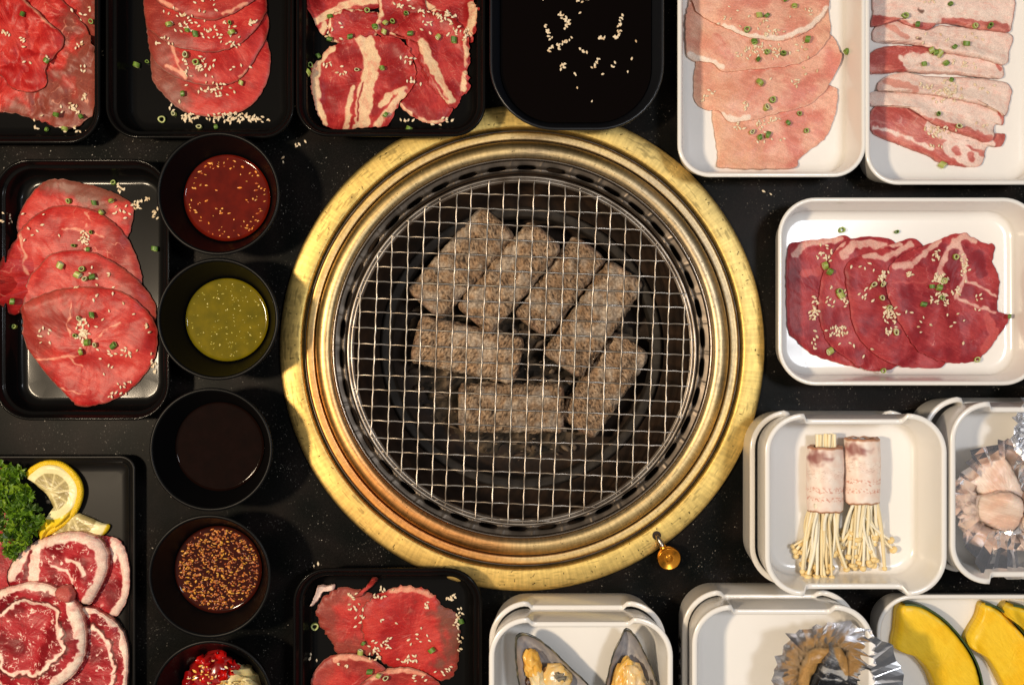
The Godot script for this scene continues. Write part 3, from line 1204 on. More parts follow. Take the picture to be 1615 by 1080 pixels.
func briquette(label: String, px: float, py: float, dx: float, dy: float, length: float, width: float, top: float, sd: float) -> void:
	var k := (H - top + 0.006) / H * S
	var hw := width * 0.5 * k
	var hl := length * 0.5 * k
	var pos := Vector3((px - CX) * k, top - hw * 0.82, (py - CY) * k)
	var v := PackedVector3Array()
	var cc := PackedColorArray()
	var rows := 96
	var n := 84
	for j in rows:
		var t := lerpf(-1.0, 1.0, float(j) / (rows - 1))
		var e := absf(t)
		var sc := 1.0 if e < 0.88 else sqrt(maxf(0.0, 1.0 - pow((e - 0.88) / 0.12, 2.0) * 0.62)) if e < 0.985 else 0.30 * (1.0 - e) / 0.015 + 0.001
		var zz := hl * signf(t) * minf(e, 0.985) / 0.985
		for i in n:
			var th := TAU * i / n
			var cx := cos(th)
			var cy := sin(th)
			var rr_ := pow(pow(absf(cx), 3.8) + pow(absf(cy), 3.8), -1.0 / 3.8)
			var q := Vector3(cx * rr_ * hw * sc, cy * rr_ * hw * 0.82 * sc, zz)
			var w := q * 1000.0
			var a := fn.get_noise_3d(w.x * 0.10 + sd, w.y * 0.10, w.z * 0.10)
			var b := fn.get_noise_3d(w.x * 0.42, w.y * 0.42 + sd, w.z * 0.42)
			var d := fn.get_noise_3d(w.x * 1.0, w.y * 1.0, w.z * 1.0 + sd)
			var pit := smoothstep(0.22, 0.45, b) + smoothstep(0.25, 0.5, d) * 0.6
			var patch := fn.get_noise_3d(w.x * 0.035 + sd * 3.0, w.y * 0.035, w.z * 0.035)
			var ck := absf(fn.get_noise_3d(w.x * 0.06 + sd * 7.0, w.y * 0.06, w.z * 0.045))
			var crack := (1.0 - smoothstep(0.0, 0.045, ck)) * smoothstep(0.0, 0.25, patch + 0.1)
			pit = minf(1.5, pit * (0.45 + 1.2 * clampf(0.5 + patch * 1.5, 0.0, 1.0)))
			var dir := Vector3(cx, cy, 0).normalized()
			q += dir * (0.0019 * a + 0.00045 * d - 0.0009 * pit - 0.0016 * crack + 0.0016 * patch) * minf(1.0, sc * 2.0)
			v.append(q)
			var col := Color(0.70, 0.46, 0.27).lerp(Color(0.92, 0.70, 0.48), clampf(0.4 + a * 1.4, 0.0, 1.0))
			col = col.lerp(Color(0.10, 0.06, 0.035), clampf(pit * 0.95, 0.0, 0.95))
			col = col.lerp(Color(0.36, 0.24, 0.16), clampf(-b * 0.9 + a * 0.4, 0.0, 0.6))
			col = col.lerp(Color(0.92, 0.82, 0.68), smoothstep(0.02, 0.40, -patch + 0.3 * a) * 0.55)
			col = col.lerp(Color(0.05, 0.035, 0.025), crack * 0.9)
			col *= 0.86 + 0.28 * fposmod(sd * 0.37, 1.0)
			var warm := smoothstep(0.80, 0.99, e) * smoothstep(0.1, 0.5, a + 0.2)
			col = col.lerp(Color(0.40, 0.16, 0.09), warm * 0.5)
			cc.append(col)
	var m := surf(v, grid_idx(rows, n, true), PackedVector2Array(), cc)
	var o := part("charcoal_briquette", m, M.ash, self, pos)
	o.rotation = Vector3(0, atan2(dx, dy), 0.0)
	tag(o, label, "charcoal", "ash covered briquettes under the grate")

func charcoal() -> void:
	M.ash = mat(Color.WHITE, 0.95)
	M.ash.vertex_color_use_as_albedo = true
	M.ash.albedo_texture = noise_tex(0.045, 512, 51, Color(0.52, 0.48, 0.45), Color(1.0, 1.0, 1.0), 4)
	M.ash.heightmap_enabled = true
	M.ash.heightmap_texture = M.ash.albedo_texture
	M.ash.heightmap_scale = 0.12
	M.ash.uv1_triplanar = true
	M.ash.uv1_scale = Vector3.ONE * 14.0
	briquette("ashy charcoal briquette lying slanted at the upper left of the heap", 727, 414, -0.66, 0.75, 182, 74, -0.047, 1.0)
	briquette("long ashy briquette, second from the left of the slanted row", 804, 437, -0.64, 0.77, 182, 72, -0.045, 2.0)
	briquette("ashy briquette sunk between two others, third in the slanted row", 884, 452, -0.60, 0.80, 160, 66, -0.053, 3.0)
	briquette("ashy briquette at the right end of the slanted row", 938, 503, -0.57, 0.82, 184, 72, -0.043, 4.0)
	briquette("ashy briquette lying nearly level at the left, below the slanted row", 737, 552, 0.97, 0.23, 172, 76, -0.047, 5.0)
	briquette("squared ashy briquette at the bottom of the heap, lying level", 806, 645, 1.0, 0.01, 168, 76, -0.047, 6.0)
	briquette("ashy briquette slanting at the lower right under the rightmost one", 954, 608, -0.56, 0.83, 164, 70, -0.055, 7.0)

# ------------------------------------------------------------------ black trays of beef
func black_tray_spec() -> Dictionary:
	return {"h": 0.026, "floor": 0.004, "fi": 0.013, "rw": 0.0026, "bi": 0.009, "mat": M.black, "lip": true, "step": true}

func beef_trays() -> void:
	var gt := "glossy black meat trays"
	var gb := "thin beef slices on black trays"
	# top left tray
	var f := tray("meat_tray", "glossy black tray in the corner, with one large folded sheet of beef", "tray", gt, -140, -170, 157, 226, 52, black_tray_spec())
	slice(f, "beef_slice", "browned beef slice tucked under the large folded sheet in the corner tray", "beef slice", gb, {"kind": "beef", "seed": 1.0, "brown": 0.7, "pts": [60, -60, 110, -55, 148, -20, 152, 30, 150, 80, 120, 100, 80, 60, 50, 0], "grain": 1.0})
	slice(f, "beef_slice", "large pinkish beef sheet with browned lower corner in the corner tray", "beef slice", gb, {"kind": "beef", "seed": 2.0, "brown": 0.8, "brown_dir": Vector2(0.75, 0.65), "wave": 0.0022, "crease": 0.002, "marb": 0.7, "grain": 2.2, "rag": 2.6, "n": 150, "rings": 24,
		"pts": [-70, -40, 0, -60, 60, -30, 100, 4, 131, 34, 150, 73, 154, 120, 151, 165, 128, 193, 104, 205, 88, 199, 55, 190, 30, 180, 0, 176, -60, 170, -95, 90]})
	slice(f, "beef_slice", "folded bright red flap of beef lying on the large sheet", "beef slice", gb, {"kind": "beef", "seed": 3.0, "wave": 0.0024, "crease": 0.0024, "grain": 1.1, "th": 0.0022, "strokes": [["fat", 4.0, 40, 2, 58, 18, 76, 36, 92, 48], ["deep", 5.0, 36, 14, 44, 34, 43, 58, 48, 82, 60, 88, 92, 88], ["deep", 4.0, 12, 100, 40, 94, 58, 88]],
		"pts": [-40, -30, 20, -40, 42, 2, 62, 20, 84, 42, 102, 58, 100, 78, 84, 92, 72, 110, 74, 132, 56, 146, 20, 140, 2, 120, -30, 100]})
	sesame(f, "sesame seeds scattered over the beef in the corner tray", [[55, 190, 5, 20, 12], [115, 172, 14, 22, 10], [130, 155, 6, 8, 8], [132, 108, 4, 6, 6], [12, 55, 6, 9, 6], [38, 68, 6, 8, 8], [125, 76, 5, 22, 8], [60, 96, 5, 32, 6], [130, 25, 6, 20, 18], [112, 205, 8, 26, 6]], 31)
	scallion(f, "corner beef tray", "scallions on the corner beef tray", [42, 27, 77, 98, 90, 182, 128, 184, 71, 203, 103, 204, 148, 38], 32)
	# second tray: four round slices
	f = tray("meat_tray", "glossy black tray holding a shingled row of round beef slices above the red sauce cup", "tray", gt, 165, -190, 464, 218, 52, black_tray_spec())
	slice(f, "beef_slice", "lowest round beef slice of the row above the red sauce cup, brownish left edge", "beef slice", gb, {"kind": "beef", "seed": 4.0, "brown": 0.8, "brown_dir": Vector2(-0.9, 0.2), "grain": 0.4,
		"pts": [235, 101, 241, 131, 260, 153, 281, 171, 305, 180, 333, 183, 357, 180, 385, 171, 406, 153, 421, 122, 425, 92, 421, 67, 400, 20, 330, 0, 260, 20, 238, 60]})
	slice(f, "beef_slice", "second round beef slice from the bottom of the row above the red sauce cup", "beef slice", gb, {"kind": "beef", "seed": 5.0, "brown": 0.6, "brown_dir": Vector2(-0.95, 0.1), "grain": 0.9, "strokes": [["fat", 4.0, 270, 70, 278, 92, 290, 118], ["fat", 6.0, 262, 105, 280, 112, 292, 122], ["fat", 5.0, 378, 122, 392, 112]],
		"pts": [229, 46, 238, 89, 260, 113, 290, 127, 330, 135, 363, 132, 385, 117, 406, 86, 420, 52, 421, 27, 400, -30, 330, -50, 260, -30, 232, 10]})
	slice(f, "beef_slice", "third round beef slice from the bottom of the row above the red sauce cup", "beef slice", gb, {"kind": "beef", "seed": 6.0, "brown": 0.5, "brown_dir": Vector2(-0.95, 0.1), "grain": 0.2,
		"pts": [227, 30, 244, 55, 275, 74, 305, 81, 339, 84, 370, 76, 397, 58, 415, 30, 419, 0, 400, -70, 330, -90, 260, -80, 228, -30]})
	slice(f, "beef_slice", "topmost beef slice of the row above the red sauce cup, cut by the frame", "beef slice", gb, {"kind": "beef", "seed": 7.0, "brown": 0.2, "grain": 0.1, "strokes": [["fat", 6.0, 246, -8, 262, 8, 280, 18], ["fat", 5.0, 355, 28, 374, 18, 392, 8]],
		"pts": [232, -30, 250, 4, 275, 19, 305, 31, 336, 36, 360, 30, 391, 12, 408, -10, 400, -80, 330, -110, 260, -90]})
	sesame(f, "sesame seeds on the round beef slices above the red sauce cup and piled at their lower edge", [[297, 184, 28, 14, 7], [365, 185, 60, 42, 9], [400, 186, 12, 26, 5], [340, 142, 24, 24, 12], [312, 105, 28, 26, 18], [335, 50, 24, 40, 16], [290, 40, 20, 26, 14], [370, 65, 16, 28, 14], [400, 38, 10, 8, 8], [260, 65, 8, 22, 10], [335, 5, 8, 30, 8], [320, 22, 10, 60, 10], [340, 120, 16, 60, 40], [268, 165, 4, 20, 10]], 33)
	scallion(f, "round beef tray", "scallions on the round beef tray", [213, 101, 230, 96, 271, 43, 299, 52, 312, 58, 366, 40, 369, 55, 295, 89, 311, 100, 288, 148, 380, 131, 272, 178, 253, 187, 312, 199, 339, 199], 34)
	# third tray: striped sirloin
	var sp := black_tray_spec()
	sp.lift = 0.0066
	f = tray("meat_tray", "glossy black tray of fat striped beef resting on the brass rim", "tray", gt, 466, -190, 766, 215, 52, sp)
	var gc := "fat striped beef slices on the third black tray"
	slice(f, "striped_beef_slice", "striped beef slice at the upper left of its tray, cut by the frame", "beef slice", gc, {"kind": "steak", "seed": 8.0, "pts": [482, -40, 486, 10, 494, 30, 504, 50, 512, 54, 520, 38, 545, 18, 600, 8, 606, -30, 560, -60], "strokes": [["fat", 11.0, 496, 36, 520, 20, 548, 4, 600, -2], ["fat", 8.0, 506, 52, 512, 38]]})
	slice(f, "striped_beef_slice", "small lean beef piece above the large striped slice", "beef slice", gc, {"kind": "steak", "seed": 9.0, "rimfat": 4.0, "pts": [516, 50, 522, 26, 545, 14, 585, 16, 600, 24, 598, 46, 580, 60, 545, 66, 522, 64], "grain": 0.2})
	slice(f, "striped_beef_slice", "striped beef slice at the upper right of its tray, ragged fatty edge", "beef slice", gc, {"kind": "steak", "seed": 10.0, "rag": 3.0, "pts": [650, -40, 720, -40, 745, -5, 755, 25, 750, 50, 742, 68, 728, 62, 712, 36, 690, 22, 662, 10], "strokes": [["fat", 9.0, 664, 2, 684, 14, 704, 24, 716, 38, 730, 60], ["fat", 14.0, 745, 10, 748, 30, 738, 54]]})
	slice(f, "striped_beef_slice", "upright red beef slice at the top middle of the striped beef tray", "beef slice", gc, {"kind": "steak", "seed": 11.0, "pts": [600, -40, 650, -40, 672, 8, 672, 40, 655, 62, 630, 58, 600, 55, 590, 44, 597, 20], "strokes": [["fat", 7.0, 601, -10, 600, 20, 594, 46], ["fat", 6.0, 618, 52, 646, 52]]})
	slice(f, "striped_beef_slice", "lower right lean beef piece with a thin pale rim, under the wide striped slice", "beef slice", gc, {"kind": "steak", "seed": 12.0, "pts": [640, 60, 668, 62, 680, 100, 700, 140, 714, 168, 700, 190, 678, 194, 652, 184, 630, 165, 640, 150, 656, 110], "strokes": [["fat", 6.0, 628, 160, 650, 184, 678, 193, 700, 190]], "grain": 1.2})
	slice(f, "striped_beef_slice", "wide striped beef slice along the right of its tray, fat band on its left", "beef slice", gc, {"kind": "steak", "seed": 13.0, "rag": 2.4, "n": 140, "pts": [634, 34, 655, 20, 704, 20, 724, 36, 737, 60, 741, 92, 738, 120, 740, 138, 725, 155, 720, 166, 712, 169, 694, 152, 674, 128, 662, 98, 658, 64, 640, 56, 620, 52], "grain": 1.0,
		"strokes": [["fat", 18.0, 668, 70, 676, 96, 690, 124, 708, 156], ["base", 3.0, 664, 90, 682, 124, 704, 158], ["fat", 8.0, 733, 115, 730, 140], ["fat", 7.0, 734, 66, 736, 100]]})
	slice(f, "striped_beef_slice", "large round beef slice with a broad central fat band, lying lowest in its tray", "beef slice", gc, {"kind": "steak", "seed": 14.0, "rag": 2.0, "n": 150, "rings": 22, "grain": 1.3,
		"pts": [504, 91, 518, 74, 553, 60, 562, 59, 589, 56, 621, 57, 638, 66, 650, 85, 653, 100, 656, 115, 653, 130, 646, 145, 634, 157, 623, 172, 610, 198, 576, 202, 557, 206, 534, 209, 512, 198, 500, 177, 493, 149, 492, 128, 495, 102],
		"strokes": [["fat", 13.0, 520, 76, 503, 96, 497, 125, 500, 160, 512, 196], ["fat", 25.0, 572, 58, 584, 84, 586, 108, 578, 130, 573, 160, 570, 202], ["fat", 8.0, 556, 140, 548, 170, 548, 206], ["base", 3.0, 566, 124, 558, 150, 558, 196], ["deep", 2.0, 572, 130, 564, 160, 564, 190], ["fat", 12.0, 634, 150, 620, 165, 604, 185, 594, 198], ["fat", 9.0, 636, 140, 612, 150, 600, 166]]})
	sesame(f, "sesame seeds sprinkled over the striped beef on the third black tray", [[635, 5, 10, 14, 9], [660, 20, 8, 18, 10], [700, 26, 26, 20, 10], [715, 46, 12, 14, 12], [675, 44, 8, 16, 10], [530, 45, 8, 20, 20], [515, 100, 5, 10, 5], [545, 112, 6, 22, 8], [640, 90, 8, 16, 12], [655, 140, 6, 18, 18], [640, 188, 5, 16, 4], [705, 188, 7, 10, 6], [685, 195, 4, 14, 3], [735, 60, 8, 12, 14]], 35)
	scallion(f, "striped beef tray", "scallions on the striped beef tray", [521, 27, 579, 17, 608, 37, 619, 34, 640, 21, 606, 51, 648, 56, 592, 44, 520, 62, 501, 87, 491, 105, 488, 119, 563, 110, 603, 108, 691, 59, 716, 64, 608, 181, 646, 205, 552, 58], 36)
	# left tray
	f = tray("meat_tray", "glossy black tray left of the red and green sauce cups, with overlapping beef slices", "tray", gt, -12, 250, 267, 663, 58, black_tray_spec())
	slice(f, "beef_slice", "brownish beef slice at the top of the tray beside the sauce cups", "beef slice", gb, {"kind": "beef", "seed": 15.0, "brown": 0.95, "brown_dir": Vector2(0.3, -0.8), "grain": 0.5,
		"pts": from_crop(0, 230, 2.4, [70, 330, 75, 250, 110, 180, 160, 135, 230, 125, 310, 140, 400, 165, 470, 200, 500, 235, 490, 300, 475, 345, 400, 420, 250, 440, 110, 420])})
	slice(f, "beef_slice", "wide bright red beef slice, second from the top beside the sauce cups", "beef slice", gb, {"kind": "beef", "seed": 16.0, "brown": 0.35, "brown_dir": Vector2(0.9, 0.1), "grain": 0.1, "marb": 0.8, "n": 150, "strokes": [["fat", 3.0, 35, 372, 40, 400, 42, 430], ["fat", 2.5, 100, 360, 130, 364, 160, 372]],
		"pts": from_crop(0, 230, 2.4, [5, 545, 30, 480, 50, 400, 90, 310, 150, 250, 230, 225, 340, 240, 430, 290, 490, 370, 520, 450, 530, 520, 500, 600, 380, 640, 200, 640, 100, 620, 60, 640, 40, 610])})
	slice(f, "beef_slice", "beef slice mostly hidden under the front one beside the green sauce cup", "beef slice", gb, {"kind": "beef", "seed": 17.0, "brown": 0.35, "brown_dir": Vector2(0.9, -0.1), "grain": 0.2,
		"pts": from_crop(0, 230, 2.4, [95, 590, 110, 500, 150, 455, 200, 410, 280, 395, 360, 405, 430, 440, 500, 490, 560, 560, 585, 630, 540, 760, 360, 800, 180, 760, 110, 680])})
	slice(f, "beef_slice", "large front beef slice with branching white veins beside the green sauce cup", "beef slice", gb, {"kind": "beef", "seed": 18.0, "brown": 0.45, "brown_dir": Vector2(-0.8, -0.5), "grain": 0.5, "n": 150, "rings": 22, "strokes": [["fat", 3.0, 54, 567, 84, 566, 110, 561, 124, 562], ["fat", 2.4, 108, 562, 118, 574, 128, 578], ["fat", 2.4, 116, 480, 114, 500, 108, 512, 112, 530], ["fat", 2.2, 150, 536, 170, 520, 190, 508], ["fat", 2.2, 86, 612, 110, 618, 135, 622], ["deep", 5.0, 118, 470, 122, 500, 128, 530]],
		"pts": from_crop(0, 230, 2.4, [90, 610, 150, 570, 250, 540, 380, 535, 480, 560, 550, 620, 585, 680, 590, 760, 560, 840, 500, 910, 430, 960, 340, 985, 280, 975, 230, 930, 180, 880, 120, 800, 85, 740, 82, 670])})
	sesame(f, "sesame seeds over the beef slices beside the sauce cups", [[17, 352, 10, 8, 14], [212, 320, 14, 12, 10], [228, 313, 6, 7, 8], [243, 335, 7, 5, 12], [186, 295, 8, 12, 8], [190, 335, 10, 16, 12], [134, 380, 26, 9, 16], [132, 525, 60, 11, 26], [75, 530, 8, 18, 14], [175, 490, 10, 40, 30], [205, 555, 9, 16, 10], [170, 570, 10, 40, 30], [180, 625, 7, 26, 8], [238, 570, 10, 6, 24], [60, 360, 8, 40, 30], [150, 440, 12, 40, 20], [190, 610, 6, 30, 10], [232, 515, 4, 6, 14]], 37)
	scallion(f, "beef tray beside the cups", "scallions on the beef tray beside the cups", [12, 298, 176, 287, 108, 317, 148, 320, 160, 335, 176, 317, 146, 367, 119, 388, 142, 394, 99, 419, 133, 425, 126, 434, 137, 440, 148, 437, 10, 447, 28, 476, 25, 515, 128, 502, 150, 497, 121, 529, 152, 544, 140, 540, 181, 545, 130, 555, 242, 392, 5, 400], 38)
	# bottom tray
	f = tray("meat_tray", "glossy black tray at the lower edge below the grill, holding beef with fat edges", "tray", gt, 461, 896, 760, 1300, 55, black_tray_spec())
	var s := 4.75
	slice(f, "beef_slice", "beef slice with a stray strip and fat flap at the left of the lower tray", "beef slice", gb, {"kind": "beef", "seed": 19.0, "brown": 0.6, "rag": 2.4, "grain": 0.1,
		"pts": from_crop(440, 880, s, [275, 420, 300, 330, 370, 260, 480, 225, 560, 240, 640, 255, 700, 275, 780, 420, 780, 640, 700, 740, 600, 725, 430, 722, 380, 630, 320, 530])})
	slice(f, "fat_flap", "pale strip of fat at the corner of the left slice in the lower tray", "fat trimming", "", {"kind": "belly", "seed": 20.0, "th": 0.002, "n": 60, "pts": from_crop(440, 880, s, [238, 352, 262, 290, 290, 205, 350, 210, 410, 200, 405, 245, 340, 250, 300, 300, 262, 355]), "strokes": [["fat", 30.0, 490, 950, 505, 930, 525, 926]], "cen": Vector2(505, 932)})
	slice(f, "beef_shred", "thin ragged shred of beef pointing up in the lower tray", "beef shred", "", {"kind": "beef", "seed": 21.0, "th": 0.0025, "n": 50, "brown": 0.4, "pts": from_crop(440, 880, s, [560, 290, 620, 235, 670, 190, 705, 135, 738, 150, 715, 195, 660, 245, 610, 285])})
	slice(f, "beef_slice", "large round beef slice with a pale fat top edge in the lower tray", "beef slice", gb, {"kind": "beef", "seed": 22.0, "brown": 0.95, "brown_dir": Vector2(0.85, -0.1), "rag": 2.0, "grain": 2.9, "n": 150, "strokes": [["fat", 9.0, 617, 933, 632, 930, 648, 929, 664, 933, 680, 940]],
		"pts": from_crop(440, 880, s, [620, 400, 680, 310, 760, 265, 860, 228, 960, 213, 1080, 233, 1160, 280, 1230, 370, 1320, 410, 1345, 520, 1352, 650, 1320, 860, 1200, 925, 1000, 850, 800, 810, 690, 680, 625, 560])})
	slice(f, "beef_slice", "beef slice at the lower left corner of the lower tray, cut by the frame", "beef slice", gb, {"kind": "beef", "seed": 23.0, "brown": 0.4, "grain": 0.2, "strokes": [["fat", 9.0, 528, 1040, 548, 1034, 566, 1036, 584, 1042]],
		"pts": from_crop(440, 880, s, [245, 960, 255, 870, 330, 770, 430, 725, 560, 718, 690, 760, 790, 830, 830, 960, 760, 1150, 500, 1200, 300, 1120])})
	slice(f, "beef_slice", "white edged beef slice at the bottom middle of the lower tray, cut by the frame", "beef slice", gb, {"kind": "beef", "seed": 24.0, "brown": 0.3, "grain": 0.1, "strokes": [["fat", 10.0, 576, 1070, 592, 1064, 606, 1058, 632, 1055, 654, 1057, 668, 1062]],
		"pts": from_crop(440, 880, s, [600, 980, 680, 890, 760, 850, 850, 825, 980, 820, 1110, 865, 1200, 950, 1230, 1080, 1000, 1250, 700, 1180])})
	sesame(f, "sesame seeds on the beef slices in the lower tray", [[550, 940, 8, 14, 8], [562, 962, 12, 26, 14], [600, 935, 10, 24, 8], [672, 952, 6, 6, 8], [710, 945, 10, 8, 8], [722, 975, 22, 9, 18], [725, 1010, 8, 5, 20], [610, 1015, 12, 20, 10], [645, 1040, 16, 18, 8], [590, 1030, 14, 12, 22], [660, 1005, 8, 20, 16], [700, 1060, 8, 16, 12], [660, 1068, 5, 16, 6], [545, 1050, 4, 24, 8], [590, 985, 6, 40, 12], [496, 1050, 3, 12, 30]], 39)
	scallion(f, "lower beef tray", "scallions on the lower beef tray", [495, 989, 573, 1014, 568, 1028, 681, 1025, 583, 1059, 598, 1063, 609, 1067, 727, 981], 40)

func soy_dish() -> void:
	var sp := {"h": 0.034, "floor": 0.005, "fi": 0.017, "rw": 0.0024, "bi": 0.012, "mat": M.dish, "lift": 0.0064}
	var f := tray("soy_dish", "deep black dish with rounded corners full of dark soy sauce", "dish", "", 772, -330, 1048, 205, 105, sp)
	var p0 := at(772, -330, 0.0404)
	var p1 := at(1048, 205, 0.0404)
	var c := (p0 + p1) * 0.5
	c.y = 0.0064 + 0.021
	var a := (p1.x - p0.x) * 0.5
	var b := (p1.z - p0.z) * 0.5
	var m := vessel(a - 0.0090, b - 0.0090, 105 * S * 0.95 - 0.0090, [Vector2(-0.0008, 0.0010), Vector2(0.0, 0.0004), Vector2(0.0012, 0.0), Vector2(0.01, 0.0)], 14, 8)
	var o := part("soy_sauce", m, M.soy, self, c)
	tag(o, "glossy dark soy sauce filling the deep black dish", "sauce")
	f.d.fill(0.0276)
	f.k = (H - 0.0276) / H * S
	# clustered seeds drift together in short chains
	rg.seed = 77
	var spots := []
	for ch in [[858, 36, 869, 60, 12], [878, 18, 900, 38, 16], [896, 36, 893, 45, 5], [864, 78, 906, 60, 16], [878, 72, 886, 78, 5], [907, 74, 926, 84, 6], [882, 108, 897, 102, 9], [943, 60, 954, 60, 8], [970, 62, 982, 26, 18], [978, 48, 970, 60, 5], [936, 110, 945, 90, 10], [962, 107, 970, 101, 3], [906, 118, 912, 119, 3], [854, 0, 858, -6, 3], [912, 2, 930, -4, 8]]:
		for q in int(ch[4]):
			var t := rg.randf()
			spots.append([lerpf(ch[0], ch[2], t), lerpf(ch[1], ch[3], t), 1, 4.0, 4.0])
	for q in [[915, 20], [1003, 64], [997, 93], [990, 113], [950, 117], [910, 138], [933, 160]]:
		spots.append([q[0], q[1], 1, 1, 1])
	sesame(f, "sesame seeds floating in small chains on the soy sauce", spots, 41)

# ------------------------------------------------------------------ white trays of pork
func white_tray_spec() -> Dictionary:
	return {"h": 0.036, "floor": 0.006, "fi": 0.0108, "rw": 0.0034, "bi": 0.0075, "mat": M.white}

func pork_trays() -> void:
	var gt := "white rectangular meat trays"
	var f := tray("white_tray", "white tray of pale pink pork slices right of the soy dish", "tray", gt, 1069, -160, 1367, 279, 52, white_tray_spec())
	var s := 2.858
	var gp := "pale pork slices on the white tray"
	slice(f, "pork_slice", "lowest pale pork slice of the shingled row", "pork slice", gp, {"kind": "pork", "seed": 41.0, "rag": 1.0, "brown": 0.5, "grain": 0.5, "brown_dir": Vector2(-0.8, 0.3), "pts": from_crop(1050, 0, s, [215, 480, 225, 600, 238, 700, 245, 752, 400, 762, 580, 757, 605, 715, 650, 678, 725, 620, 762, 540, 778, 430, 745, 380, 500, 330, 300, 400])})
	slice(f, "pork_slice", "second pale pork slice from the bottom, wrinkled white lower edge", "pork slice", gp, {"kind": "pork", "seed": 42.0, "rag": 1.0, "brown": 0.4, "brown_dir": Vector2(-0.9, 0.1), "grain": 0.4, "n": 140, "strokes": [["fat", 9.0, 1140, 182, 1158, 190, 1180, 186]], "pts": from_crop(1050, 0, s, [135, 300, 130, 430, 160, 482, 240, 500, 285, 546, 380, 542, 500, 512, 650, 470, 740, 380, 792, 270, 775, 190, 745, 150, 600, 90, 300, 130, 160, 200])})
	slice(f, "pork_slice", "third pale pork slice from the bottom, curled white left edge", "pork slice", gp, {"kind": "pork", "seed": 43.0, "rag": 1.0, "brown": 0.3, "grain": 0.8, "strokes": [["fat", 9.0, 1088, 86, 1110, 96, 1140, 104], ["base", 16.0, 1130, 60, 1150, 90], ["fat", 3.0, 1100, 90, 1120, 98]], "pts": from_crop(1050, 0, s, [95, 60, 90, 170, 100, 250, 140, 275, 210, 282, 265, 322, 400, 312, 530, 302, 640, 270, 710, 210, 748, 140, 742, 60, 700, -60, 400, -100, 150, -50])})
	slice(f, "pork_slice", "topmost pale pork slice with a frilled white edge", "pork slice", gp, {"kind": "pork", "seed": 44.0, "rag": 1.0, "brown": 0.2, "grain": 0.2, "n": 140, "strokes": [["fat", 9.0, 1142, 44, 1178, 60, 1232, 62, 1274, 46, 1306, 14]], "pts": from_crop(1050, 0, s, [105, -60, 122, 10, 150, 65, 270, 130, 380, 175, 520, 187, 640, 142, 728, 50, 742, -30, 700, -140, 400, -180, 170, -140])})
	sesame(f, "sesame seeds sprinkled over the pale pork slices", [[1206, 80, 32, 26, 16], [1175, 85, 10, 20, 12], [1120, 148, 7, 12, 10], [1112, 158, 3, 6, 3], [1178, 168, 8, 8, 8], [1166, 196, 9, 14, 8], [1198, 200, 12, 18, 14], [1225, 186, 8, 14, 5], [1254, 133, 4, 8, 10], [1215, 55, 8, 14, 6], [1275, 20, 5, 12, 6], [1210, 45, 8, 50, 24], [1150, 30, 8, 40, 20], [1260, 75, 6, 12, 10], [1240, 115, 8, 60, 30], [1230, 222, 6, 40, 20]], 42)
	scallion(f, "pale pork tray", "scallions on the pale pork", [1195, 27, 1207, 28, 1251, 12, 1236, 1, 1176, 50, 1188, 68, 1208, 84, 1194, 96, 1234, 86, 1272, 64, 1332, 84, 1197, 132, 1217, 159, 1207, 171, 1261, 179, 1243, 194, 1186, 208, 1198, 217, 1212, 211, 1272, 206, 1211, 214], 43)
	# pork belly
	f = tray("white_tray", "white tray of pork belly strips in the upper right corner", "tray", gt, 1366, -150, 1668, 291, 52, white_tray_spec())
	var gb := "pork belly strips on the white tray"
	slice(f, "pork_belly_strip", "lowest pork belly strip with a broad lean red end", "pork belly", gb, {"kind": "belly", "seed": 51.0, "rag": 0.7, "th": 0.0042, "dome": 3.6, "grain": 0.5, "wave": 0.0014, "pts": from_crop(1050, 0, s, [935, 590, 940, 485, 1050, 465, 1200, 540, 1450, 610, 1535, 600, 1520, 655, 1455, 660, 1440, 720, 1400, 752, 1250, 732, 1190, 700, 1060, 650]), "strokes": [["fat", 26.0, 1500, 232, 1530, 250, 1545, 258], ["fat", 24.0, 1470, 200, 1510, 214, 1560, 226], ["fat", 5.0, 1380, 200, 1430, 216, 1470, 236], ["base", 10.0, 1506, 236, 1512, 242], ["base", 10.0, 1530, 244, 1536, 252], ["base", 11.0, 1568, 214, 1580, 222]]})
	slice(f, "pork_belly_strip", "pork belly strip with a thin red streak, second from the bottom", "pork belly", gb, {"kind": "belly", "seed": 52.0, "rag": 0.7, "th": 0.0042, "dome": 3.6, "grain": 0.3, "wave": 0.0016, "pts": from_crop(1050, 0, s, [932, 475, 928, 415, 1060, 410, 1250, 420, 1400, 455, 1505, 490, 1530, 510, 1528, 560, 1490, 560, 1462, 640, 1350, 615, 1200, 560, 1060, 468]), "strokes": [["fat", 36.0, 1380, 152, 1420, 152, 1470, 164, 1560, 186], ["fat", 22.0, 1420, 160, 1500, 190, 1560, 206], ["base", 8.0, 1474, 194, 1510, 204, 1560, 219], ["fat", 20.0, 1560, 180, 1574, 195]]})
	slice(f, "pork_belly_strip", "broad pale pork belly strip in the middle of the heap", "pork belly", gb, {"kind": "belly", "seed": 53.0, "rag": 0.7, "th": 0.0042, "dome": 3.6, "grain": 0.2, "wave": 0.0016, "pts": from_crop(1050, 0, s, [955, 405, 985, 350, 1080, 322, 1200, 342, 1400, 348, 1556, 380, 1552, 480, 1530, 525, 1490, 492, 1300, 452, 1150, 425, 1000, 412]), "strokes": [["fat", 60.0, 1390, 132, 1440, 130, 1500, 138, 1580, 150], ["fat", 34.0, 1500, 150, 1580, 165], ["lite", 12.0, 1400, 128, 1440, 142]]})
